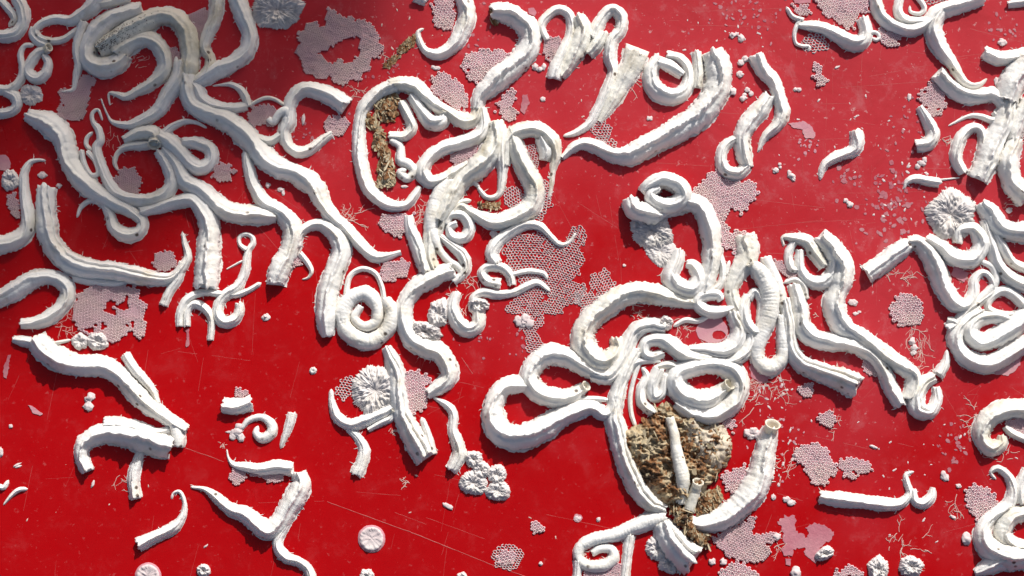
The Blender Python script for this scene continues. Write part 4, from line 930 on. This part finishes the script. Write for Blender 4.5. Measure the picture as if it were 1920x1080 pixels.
# ------------------------------------------------------------------ crumbs
CR = [('dumbbell shaped white crumb, upper right', [(1373, 66, 6), (1382, 64, 4), (1389, 72, 6)]),
 ('oval pale crumb with waist on the lower left red', [(169, 746, 9, 8), (166, 762, 9, 8)]),
 ('curled white crumb beside the lace filled arch', [(1003, 126, 6), (1012, 130, 7, 5), (1020, 125, 4, 7)]),
 ('white crumb below the hook tube, top centre', [(812, 126, 4, 3), (819, 128, 6, 4)]),
 ('white crumb left of the blunt topped wavy tube', [(1389, 118, 6), (1397, 111, 6)]),
 ('small round crumb below the waisted one, upper right', [(1388, 140, 6)]),
 ('round crumb left of a cluster near the wide rough tube', [(1373, 171, 7)]),
 ('pair of crumbs right of the round crumb', [(1401, 169, 5), (1408, 176, 5)]),
 ('knobbly crumb below the crumb pair', [(1393, 184, 6), (1396, 178, 4)]),
 ('two lobed crumb by the sickle tube', [(1492, 168, 5, 4), (1498, 168, 4)]),
 ('lower crumb of the small group under the arc film', [(1484, 330, 6), (1480, 324, 4), (1488, 336, 4)]),
 ('upper crumb of the small group under the arc film', [(1455, 320, 6, 5), (1462, 308, 3), (1463, 314, 3)]),
 ('bone shaped crumb right of centre', [(1585, 376, 4), (1594, 384, 6, 5), (1590, 380, 3)]),
 ('small curl crumb beside the coral mass', [(758, 350, 6, 3)]),
 ('white crumb below the great trunk bend', [(502, 347, 5)]),
 ('comma shaped crumb in the red gap below the great trunk', [(527, 356, 6, 4), (531, 362, 3, 5)]),
 ('pale lump on the edge of the large lace net', [(972, 602, 8), (985, 598, 9), (992, 606, 8), (980, 606, 8)]),
 ('white crumb above the parallel winding tube', [(1598, 567, 7, 5), (1603, 568, 5)]),
 ('small worm like crumb below it', [(1604, 588, 5, 3), (1611, 585, 4, 2)]),
 ('figure eight crumb among threads, right', [(1710, 640, 6), (1714, 652, 7), (1713, 661, 5)]),
 ('crumb tucked between the winding tubes', [(1690, 698, 6)]),
 ('pale crumb cluster right of the brown clump', [(1402, 812, 8), (1412, 808, 7), (1408, 818, 6), (1420, 814, 7)]),
 ('round white crumb at the bottom, right of the hem', [(1335, 1053, 6)]),
 ('white crumb above the bottom lace crust', [(1356, 1054, 6)]),
 ('curved white crumb right of the tall tube', [(1474, 936, 7, 5), (1484, 943, 8, 5)]),
 ('small oval crumb under the tall tube', [(1450, 932, 4, 5)]),
 ('white crumb on the left end of the gourd crust', [(1491, 853, 6, 4)]),
 ('small round crumb beside the pale film chip', [(1122, 974, 4)]),
 ('oval film crumb lower centre', [(1083, 971, 7, 6, .6, 2)]),
 ('elongated flake crumb lower centre', [(840, 949, 10, 5, .5, 3)]),
 ('small pale crumb at the bottom centre', [(1014, 1057, 4)]),
 ('leaf like crumb left of the lower right arch', [(1771, 893, 6, 10, -.4, 4)]),
 ('curled pale crumb above the curled tail tube', [(1797, 911, 5, 4)]),
 ('small wedge crumb beside the lower right leaf crumb', [(1638, 838, 7, 3, .4, 3)]),
 ('pale crumb right of the level tube', [(1786, 969, 6, 3, .4, 3)]),
 ('ragged crumb beside the bottom right tube', [(1812, 1010, 9, 10)]),
 ('rounded crumb on the film edge at the bottom right', [(1456, 1006, 8, 7)]),
 ('crumb at the bottom edge right of the rounded lace crust', [(1492, 1074, 9, 10)]),
 ('round crumb in the bend of the curved bundle', [(1296, 1086, 5)]),
 ('pinkish crumb left of the gourd crust', [(1478, 940, 4, 3)]),
 ('white crumb near the bottom of the wriggle tube', [(1728, 306, 8, 6), (1720, 312, 5), (1733, 300, 5)]),
 ('thin chip crumb in the upper right', [(1705, 182, 4, 7, .1, 2)]),
 ('tiny chip crumb near the upper right tail', [(1570, 126, 5, 2, -.5, 2)]),
 ('knob crumb on the blunt right edge tube', [(1879, 79, 8, 7)]),
 ('crumb at the right edge below the wide tube', [(1892, 394, 6, 5)]),
 ('small white crumb on the lower left red', [(20, 799, 3.5)]),
 ('crumb on the left edge, low down', [(2, 848, 4, 8)]),
 ('thin curl crumb under the broad hook tube', [(174, 908, 2.5, 7, .4, 3)]),
 ('thin double chip near the left edge', [(32, 872, 8, 2, -.5, 2), (34, 875, 7, 2, -.3, 2)]),
 ('flat chip crumb by the bottom left cushion', [(386, 1024, 5, 2, -.7, 2)]),
 ('white seed like crumb centre left', [(569, 224, 3, 9, .1, 4)]),
 ('crumb right of the centre knot', [(925, 439, 6, 7)]),
 ('small crumb on the red between net and arch', [(1018, 186, 5, 4)]),
 ('crumb under the ring tube, upper right of centre', [(1218, 222, 5, 4)]),
 ('tiny ring crumb by the open net', [(1170, 498, 3)]),
 ('small round crumb above the great trunk', [(80, 329, 8, 6, 0, 3)]),
 ('pale crumb by the torn left mouth', [(111, 348, 5)]),
 ('crumb at the top right below the blunt tube', [(1868, 152, 4, 8, .2, 3)]),
 ('crumb at the rear edge of the top rosette', [(488, 47, 4, 5)]),
 ('flower crumb left of the small spiral tube', [(444, 810, 9, 8), (436, 818, 6), (452, 820, 7), (430, 810, 6, 2), (448, 800, 6)]),
 ('tiny knob crumb between two tubes, upper right', [(1730, 1060, 3)])]
for lab, parts in CR: crumb(lab, parts)
q = random.Random(5)
for (x, y, n, sx, sy_, w) in ((1600, 240, 26, 110, 90, 3.4), (1690, 330, 20, 60, 50, 4), (1450, 740, 26, 60, 60, 4), (1470, 850, 26, 50, 70, 4), (1660, 400, 18, 50, 50, 4), (1790, 820, 16, 80, 60, 4), (900, 980, 14, 300, 90, 2.6), (180, 960, 10, 170, 110, 2.4), (1350, 60, 18, 110, 50, 3.4), (760, 60, 14, 60, 60, 3), (1700, 900, 22, 130, 120, 3.4), (1120, 200, 12, 80, 60, 3), (640, 740, 8, 120, 120, 2.4)):
    for i in range(int(n*.7)):
        px, py = q.gauss(x, sx*.5), q.gauss(y, sy_*.5)
        if 0 < px < 1920 and 0 < py < 1080:
            r = w*q.uniform(.25, .85)
            V, F = lump_mesh(px, py, r*q.uniform(.8, 1.9), r*.6, q.uniform(0, 3), r*.22, q.randrange(999), .5)
            if not i: bag = []
            bag.append((V, F))
    Vs = []; Fs = []; k = 0
    for V, F in bag: Vs.append(V); Fs.append(F+k); k += len(V)
    o = mesh('flecks', np.concatenate(Vs), np.concatenate(Fs), M['crumb'] if w > 3.1 else M['thread']); o['kind'] = 'stuff'
    o['label'] = 'tiny pale flecks scattered over the red paint near %s' % {1600: 'the sickle tube', 1690: 'the wriggle tube', 1450: 'the cut tube end', 1470: 'the gourd crust', 1660: 'the right film scars', 1790: 'the lower right arch', 900: 'the bottom centre', 180: 'the bottom left', 1350: 'the top right of centre', 760: 'the top centre', 1700: 'the level tube', 1120: 'the feathery tube', 640: 'the grooved rosette'}[x]
    o['category'] = 'flecks'
# ------------------------------------------------------------------ branching threads
TH = [('branching threads right of the round mosaic crust', 1725, 620, 60, 4, 1.2, 1.5), ('second thread spray below the round mosaic crust', 1740, 680, 45, 5, 2.6, 2.5),
 ('stick like threads left of the lower right arch', 1828, 790, 40, 6, 3.4, 6), ('thread spray below the U tube, right of centre', 1450, 720, 60, 6, 1.5, 3), ('thread spray beside the big oval ring', 1405, 745, 42, 5, .5, 4),
 ('threads joining the ring crust to the debris, top', 665, 178, 30, 5, -.9, 3), ('forked threads beside the great trunk, centre left', 640, 398, 30, 4, -.2, 3), ('long forked thread left of the square crust', 670, 408, 36, 3, -.3, .6),
 ('threads between the knot and the coil', 862, 560, 40, 5, .3, 5), ('threads around the foot of the knot', 880, 520, 36, 5, .6, 4), ('short threads on the small stub, left', 118, 606, 40, 5, .6, 3),
 ('threads below the level tube, lower right', 1690, 1010, 30, 4, .4, 5), ('wavy threads above the petal lump', 1712, 1030, 44, 3, -.4, 2), ('thread line by the curled tail tube', 1805, 945, 50, 4, 1.2, 1.5),
 ('thread spray inside the broad U, right', 1802, 505, 34, 6, .2, 4), ('threads right of the gourd crust', 1560, 800, 30, 4, 0, 4), ('threads on the right of the tall tube', 1475, 860, 44, 5, 1.4, 5),
 ('fine threads inside the speckled curve, top left', 258, 112, 26, 4, .4, 3), ('hanging hair thread below the long tapering tube', 212, 250, 34, 2, 1.5, .6), ('star shaped thread bit, lower centre', 762, 905, 12, 5, 0, 6),
 ('thread twig below the tapering slab', 735, 808, 14, 4, .3, 3), ('small thread bit under the wavy hair tip', 416, 834, 12, 4, 0, 5), ('threads hugging the lower right arch', 1872, 850, 36, 5, 1.8, 4),
 ('fringe threads left of the top clump', 1188, 150, 30, 5, 1.2, 3), ('threads under the dark hollow tube end', 1680, 512, 40, 5, .2, 4), ('thread bits by the looped winding tube', 1520, 590, 20, 4, 1.2, 4),
 ('threads beside the lower edge of the oval coil', 1190, 580, 24, 4, .2, 3), ('threads near the right wriggle tube', 1770, 260, 22, 4, 1, 5), ('threads over the lace in the last coil', 1898, 380, 20, 3, 2, 4),
 ('thread on the arch left of the brown clump', 1280, 612, 22, 5, .7, 4), ('vertical thread bits between horned tube and knot', 790, 395, 34, 5, 1.0, 3), ('threads on the red right of the leg tube', 240, 900, 30, 3, 2.7, .8),
 ('thread twig beside the bottom lace crust', 1455, 1020, 44, 5, .5, 4), ('hair threads near the red scar, top centre', 720, 110, 20, 4, 0, 6)]
for i, (lab, x, y, L, n, a, sp) in enumerate(TH): tuft(lab, x, y, L, n, i+3, 1.7 if x > 640 else 1.3, a, sp)
# ------------------------------------------------------------------ broken film scars on the right
def scars(label, cx, cy_, n, sx, sy_, seed, r=7, m='scar'):
    """many flat flakes too small to pick apart, joined"""
    q = random.Random(seed); V = []; F = []
    for i in range(n):
        x, y = q.gauss(cx, sx), q.gauss(cy_, sy_)
        k = q.randint(5, 8); a0 = q.uniform(0, 6); rr = q.uniform(.4, 1)*r; st = q.uniform(.35, 1); rot = q.uniform(0, 3)
        b = len(V); pts = []
        for j in range(k):
            a = a0+6.283*j/k; f = rr*q.uniform(.6, 1.15); u, v = math.cos(a)*f, math.sin(a)*f*st
            pts.append((x+u*math.cos(rot)-v*math.sin(rot), y+u*math.sin(rot)+v*math.cos(rot)))
        xy = P([p[0] for p in pts], [p[1] for p in pts]); h = q.uniform(.25, .9)*K
        V += [(c[0], c[1], h) for c in xy]+[(c[0], c[1], -.00003) for c in xy]
        F += [tuple(range(b+k-1, b-1, -1))]+[(b+j, b+(j+1) % k, b+k+(j+1) % k, b+k+j) for j in range(k)]
    o = mesh('film_scars', V, F, M[m], smooth=False); o['kind'] = 'stuff'; o['label'] = label; o['category'] = 'film scars'
scars('broken pinkish film scars on red, right', 1665, 385, 70, 30, 34, 1, 7)
scars('pinkish film scars left of the right coil cluster', 1700, 350, 30, 26, 24, 2, 6, 'scar')
scars('faint film scars below the sickle tube', 1600, 335, 16, 26, 8, 3, 6)
scars('faint film scars at the top right of centre', 1385, 28, 40, 50, 20, 4, 5)
scars('faint film scars under the arc film', 1512, 275, 16, 10, 12, 5, 5, 'cells')
scars('film scars beside the top centre scar strip', 740, 140, 40, 40, 30, 6, 4)
scars('film scars left of the lower right arch', 1795, 830, 26, 12, 26, 7, 6)
scars('film scars above the top right blunt tube', 1880, 60, 26, 18, 22, 8, 5)
scars('film scars near the wriggle tube foot', 1700, 260, 22, 22, 40, 9, 5)
scars('film scars under the top lace net', 985, 640, 20, 16, 30, 10, 5)
scars('film scars in the arc gap, centre left', 570, 250, 20, 16, 18, 11, 4)
scars('film scars near the large net foot', 905, 640, 10, 30, 30, 12, 4)
scars('film scars beside the gourd crust', 1450, 790, 60, 30, 60, 13, 4, 'cells')
scars('film scars by the hooked tube, top', 880, 70, 14, 20, 22, 14, 5)

# ------------------------------------------------------------------ scratches
def scratch(label, lines, w=1.1, h=.35, seed=1):
    rs = random.Random(seed); L = []
    for (x0, y0, x1, y1) in lines:
        n = max(3, int(math.hypot(x1-x0, y1-y0)/9)); cur = []
        for i in range(n+1):
            t = i/n; on = noise2(np.array([i*.31+x0]), np.array([y0*.1]), seed)[0] > -.35
            if on: cur.append((x0+(x1-x0)*t+rs.uniform(-.4, .4), y0+(y1-y0)*t+rs.uniform(-.4, .4), w*rs.uniform(.5, 1.1)))
            if (not on or i == n) and cur:
                if len(cur) > 2: L.append(cur)
                cur = []
    V, F = strands(L); V[:, 2] *= h
    o = mesh('scratches', V, F, M['scratch']); o['kind'] = 'stuff'; o['label'] = label; o['category'] = 'scratches'
scratch('long pale diagonal scratch running to the lower right, bottom', [(348, 840, 420, 866), (570, 925, 770, 998), (770, 998, 925, 1060), (925, 1060, 1010, 1090), (865, 670, 908, 732)], 1.5, .4, 1)
rs_ = random.Random(4)
def many(n, x0, x1, y0, y1, ang, sp, L0, L1):
    out = []
    for i in range(n):
        x, y, a, L = rs_.uniform(x0, x1), rs_.uniform(y0, y1), math.radians(ang+rs_.gauss(0, sp)), rs_.uniform(L0, L1)
        out.append((x, y, x+L*math.cos(a), y+L*math.sin(a)))
    return out
scratch('fine steep scratches in the red paint, left half', many(26, 20, 900, 560, 1060, 103, 7, 30, 150), .6, .3, 2)
scratch('fine level scratches in the red paint, upper right', many(44, 1150, 1850, 20, 480, -3, 7, 40, 200), .6, .3, 3)
scratch('fine steep scratches in the red paint, upper right', many(40, 1150, 1800, 0, 500, 82, 8, 20, 120), .6, .3, 4)
scratch('fine scratches in the red paint, lower right', many(40, 1350, 1900, 700, 1060, -5, 30, 20, 110), .6, .3, 5)
scratch('fine scratches in the red paint, middle', many(50, 150, 1150, 200, 620, 85, 40, 20, 110), .6, .3, 6)
scratch('fine level scratches in the red paint, bottom left', many(16, 20, 1050, 640, 1060, 4, 12, 30, 160), .6, .3, 7)
# ------------------------------------------------------------------ brown dried growth
def heap(label, poly, h, seed, flakes=160, name='brown_debris', cat='dried debris', fl=6, base='brown'):
    p = np.array(poly, float); root = thing(name, label, cat, P(*p.mean(0)))
    x0, y0 = p.min(0)-2; x1, y1 = p.max(0)+2
    st = 1.8; xs = np.arange(x0, x1, st); ys = np.arange(y0, y1, st)
    X, Y = np.meshgrid(xs, ys)
    jx = X+(3 if fl < 6 else 8)*noise2(X/8, Y/8, seed)+2*noise2(X/3, Y/3, seed+5); jy = Y+(3 if fl < 6 else 8)*noise2(X/8, Y/8, seed+1)+2*noise2(X/3, Y/3, seed+6)
    ok = inside(poly, jx, jy)
    # distance to outline by repeated erosion
    d = ok.astype(float); cur = ok.copy()
    for i in range(10):
        e = cur.copy(); e[1:] &= cur[:-1]; e[:-1] &= cur[1:]; e[:, 1:] &= cur[:, :-1]; e[:, :-1] &= cur[:, 1:]
        cur = e; d += cur
    H = h*(.35+.65*np.clip(d/10, 0, 1))*(.75+.55*noise2(X/22, Y/22, seed+2)+(.75 if base == 'brown' else .2)*(np.abs(noise2(X/13+noise2(Y/9, X/9, 3), Y/6, seed+3))-.15)+(.30 if base == 'brown' else .07)*noise2(X/3.5, Y/3.5, seed+4))
    H = np.where(ok, np.maximum(H, 1), -.2)
    grow = ok.copy(); grow[1:] |= ok[:-1]; grow[:-1] |= ok[1:]; grow[:, 1:] |= ok[:, :-1]; grow[:, :-1] |= ok[:, 1:]
    xy = P(X, Y); V = np.concatenate([xy, (H*K)[..., None]], -1).reshape(-1, 3)
    idx = np.arange(X.size).reshape(X.shape)
    g = grow[:-1, :-1] & grow[1:, :-1] & grow[:-1, 1:] & grow[1:, 1:]
    q = np.stack([idx[:-1, :-1][g], idx[1:, :-1][g], idx[1:, 1:][g], idx[:-1, 1:][g]], -1)
    used, inv = np.unique(q, return_inverse=True)
    o = mesh('crumpled_mat', V[used], inv.reshape(q.shape), M[base]); shift(o, root)
    rs = random.Random(seed); yy, xx = np.nonzero(ok)
    for m_, cnt, nm in (('brown', int(flakes*1.4), 'dark_flakes'), ('tan', flakes//3, 'tan_flakes'), ('tan', flakes//3, 'fibres')):
        Vs = []; F = []
        for i in range(cnt):
            k = rs.randrange(len(xx)); cx, cy_ = xs[xx[k]], ys[yy[k]]; hz = H[yy[k], xx[k]]
            L = fl*rs.uniform(.5, 1.9)**1.0*(2.4 if nm == 'fibres' else 1); w = L*rs.uniform(.35, .8)*(.2 if nm == 'fibres' else 1)
            a = rs.gauss(1.9, .6) if nm != 'fibres' else rs.gauss(1.4, .5); t = rs.uniform(-.4, .4)
            b = len(Vs)
            for u, v in ((-1, -.6), (-.5, -1), (.6, -.8), (1, .2), (.3, 1), (-.7, .7)):
                f = rs.uniform(.7, 1.2); dx = (u*L*math.cos(a)-v*w*math.sin(a))*f*.5; dy = (u*L*math.sin(a)+v*w*math.cos(a))*f*.5
                zz = max(.5, hz+1.2+u*t*L*.4+v*.5)
                c_ = P(cx+dx, cy_+dy)
                Vs.append((c_[0], c_[1], zz*K))
            for j in range(6):
                c_ = Vs[b+j]; Vs.append((c_[0], c_[1], c_[2]-.9*K))
            F += [tuple(range(b+5, b-1, -1)), tuple(range(b+6, b+12))]+[(b+j, b+(j+1) % 6, b+6+(j+1) % 6, b+6+j) for j in range(6)]
        f = mesh(nm, Vs, F, M[m_], smooth=False); f['kind'] = 'stuff'; shift(f, root)
    return root
heap('large crumpled brown clump of dried growth over the white tubes', z(3.6, 1050, 780, '425,110 530,60 640,0 660,-60 730,-90 800,-40 900,0 960,60 1060,70 1140,150 1150,260 1110,340 1050,430 1000,470 960,560 900,640 800,640 700,600 640,520 560,440 500,340 440,220'), 22, 3, 85, fl=8)
heap('cream speckled plate of growth on the right of the brown clump', z(3.6, 1050, 780, '800,30 900,0 1000,60 1100,60 1160,170 1150,270 1090,350 1010,400 960,380 900,250 850,150'), 24, 23, 40, name='speckled_plate', base='cream', fl=5)
heap('smooth stained plate on the left of the brown clump', z(3.6, 1050, 780, '430,130 520,90 600,200 640,380 700,560 660,590 560,470 480,330'), 17, 29, 16, name='stained_plate', base='cream', fl=5)
heap('brown dried strip beside the C shaped tube wall, centre left', z(3.6, 700, 260, '20,-160 50,-60 90,0 110,100 150,200 150,300 100,330 30,320 20,230 50,150 10,40 -20,-50 -60,-140 -20,-170'), 9, 5, 150)
heap('dark rope of dried matter lying on the ruffled tube sheet', z(3.6, 1050, 780, '720,600 800,600 880,640 900,740 930,790 1020,810 1010,880 960,890 900,860 850,800 800,740 760,680'), 30, 7, 120, name='dried_rope')
heap('dirt crust under the arch at the top of the C shaped wall', z(3.6, 700, 0, '60,640 150,630 170,700 150,820 60,830 10,760'), 8, 8, 60, name='dirt_crust')
heap('brown flattened streak on red, top centre', z(3.6, 700, 0, '150,340 230,260 290,240 280,290 230,350 170,370'), 2.5, 9, 40, name='brown_streak', fl=4)
heap('thin lower half of the brown streak, top centre', z(3.6, 700, 0, '60,440 150,360 190,380 120,450 70,465'), 1.4, 10, 26, name='brown_streak', fl=3)
heap('brown dirt in the hollow of the central knot', z(3.6, 700, 260, '700,430 760,430 860,430 850,470 790,480 720,460'), 7, 12, 40, name='dirt_crust', fl=4)
heap('dark dirt in the hollow under the upper row of arches', z(3.6, 1050, 0, '130,330 170,310 200,335 210,355 150,365'), 9, 13, 20, name='dirt_crust', fl=4)
heap('brown bits in the open mouth of the question mark tube', z(3.6, 700, 0, '785,60 815,70 830,120 845,160 825,180 790,140'), 6, 14, 16, name='dirt_crust', fl=4)
heap('brown stained grit beside the short speckled stub', z(3.6, 1050, 780, '960,520 1080,470 1100,560 1060,620 980,660 920,680 900,640'), 8, 15, 60, name='dirt_crust', fl=5)

# ------------------------------------------------------------------ boughs out of frame, towards the sun, whose shade falls on the upper left
def shade_bough():
    Ls = {0: []}
    dist = 1.75
    rs = random.Random(21)
    lv = [(0, 0, 0), (.14, .32, .03), (.28, .62, .02), (.30, .85, -.02), (.22, 1, -.05)]
    outl = [(0, 0), (.16, .12), (.27, .32), (.30, .55), (.22, .78), (.08, .94), (0, 1), (-.08, .94), (-.22, .78), (-.30, .55), (-.27, .32), (-.16, .12)]
    V = [(x, y, -.10*abs(x)*2+.06*math.sin(y*3)) for x, y in outl]+[(0, y, .03+.06*math.sin(y*3)) for y in (.2, .5, .8)]
    F = [(0, 1, 12), (0, 12, 11), (1, 2, 12), (11, 12, 10), (2, 3, 13, 12), (10, 12, 13, 9), (3, 4, 14, 13), (9, 13, 14, 8), (4, 5, 14), (8, 14, 7), (5, 6, 14), (7, 14, 6)]
    me = None
    root = thing('leafy_bough', 'leafy green bough hanging outside the picture, shading the upper left', 'bough', (0, 0))
    base = np.array([-.11, .05, 0])
    root.location = Vector(base)+TOSUN*dist
    shade = [(-260, -260), (735, -260), (690, 40), (600, 130), (520, 235), (420, 300), (330, 350), (300, 420), (210, 470), (120, 520), (-20, 575), (-260, 640)]
    gaps = [(95, 462, 62), (335, 392, 42), (300, 462, 46)]
    n = 0
    right = TOSUN.cross(Vector((0, 0, 1))).normalized(); up = right.cross(TOSUN)
    tries = 0
    while n < 112 and tries < 6000:
        tries += 1
        px, py = rs.uniform(-260, 740), rs.uniform(-260, 620)
        if not inside(shade, np.array([px]), np.array([py]))[0]: continue
        if any(math.hypot(px-a, py-b) < r for a, b, r in gaps): continue
        w = P(px, py); c = Vector((w[0], w[1], 0))+TOSUN*(dist+rs.uniform(-.12, .12))
        if me is None:
            lf = mesh('leaf', V, F, M['leaf']); me = lf.data
        else:
            lf = bpy.data.objects.new('leaf', me); C.objects.link(lf)
        L = rs.uniform(.022, .036)
        rot = Matrix.Rotation(rs.uniform(0, 6.28), 4, TOSUN) @ TOSUN.to_track_quat('Z', 'Y').to_matrix().to_4x4() @ Matrix.Rotation(rs.uniform(-.5, .5), 4, 'X')
        lf.matrix_basis = Matrix.Translation(c-Vector(root.location)) @ rot @ Matrix.Scale(L, 4) @ Matrix.Translation((0, -.5, 0))
        lf.parent = root; n += 1
    return root
shade_bough()
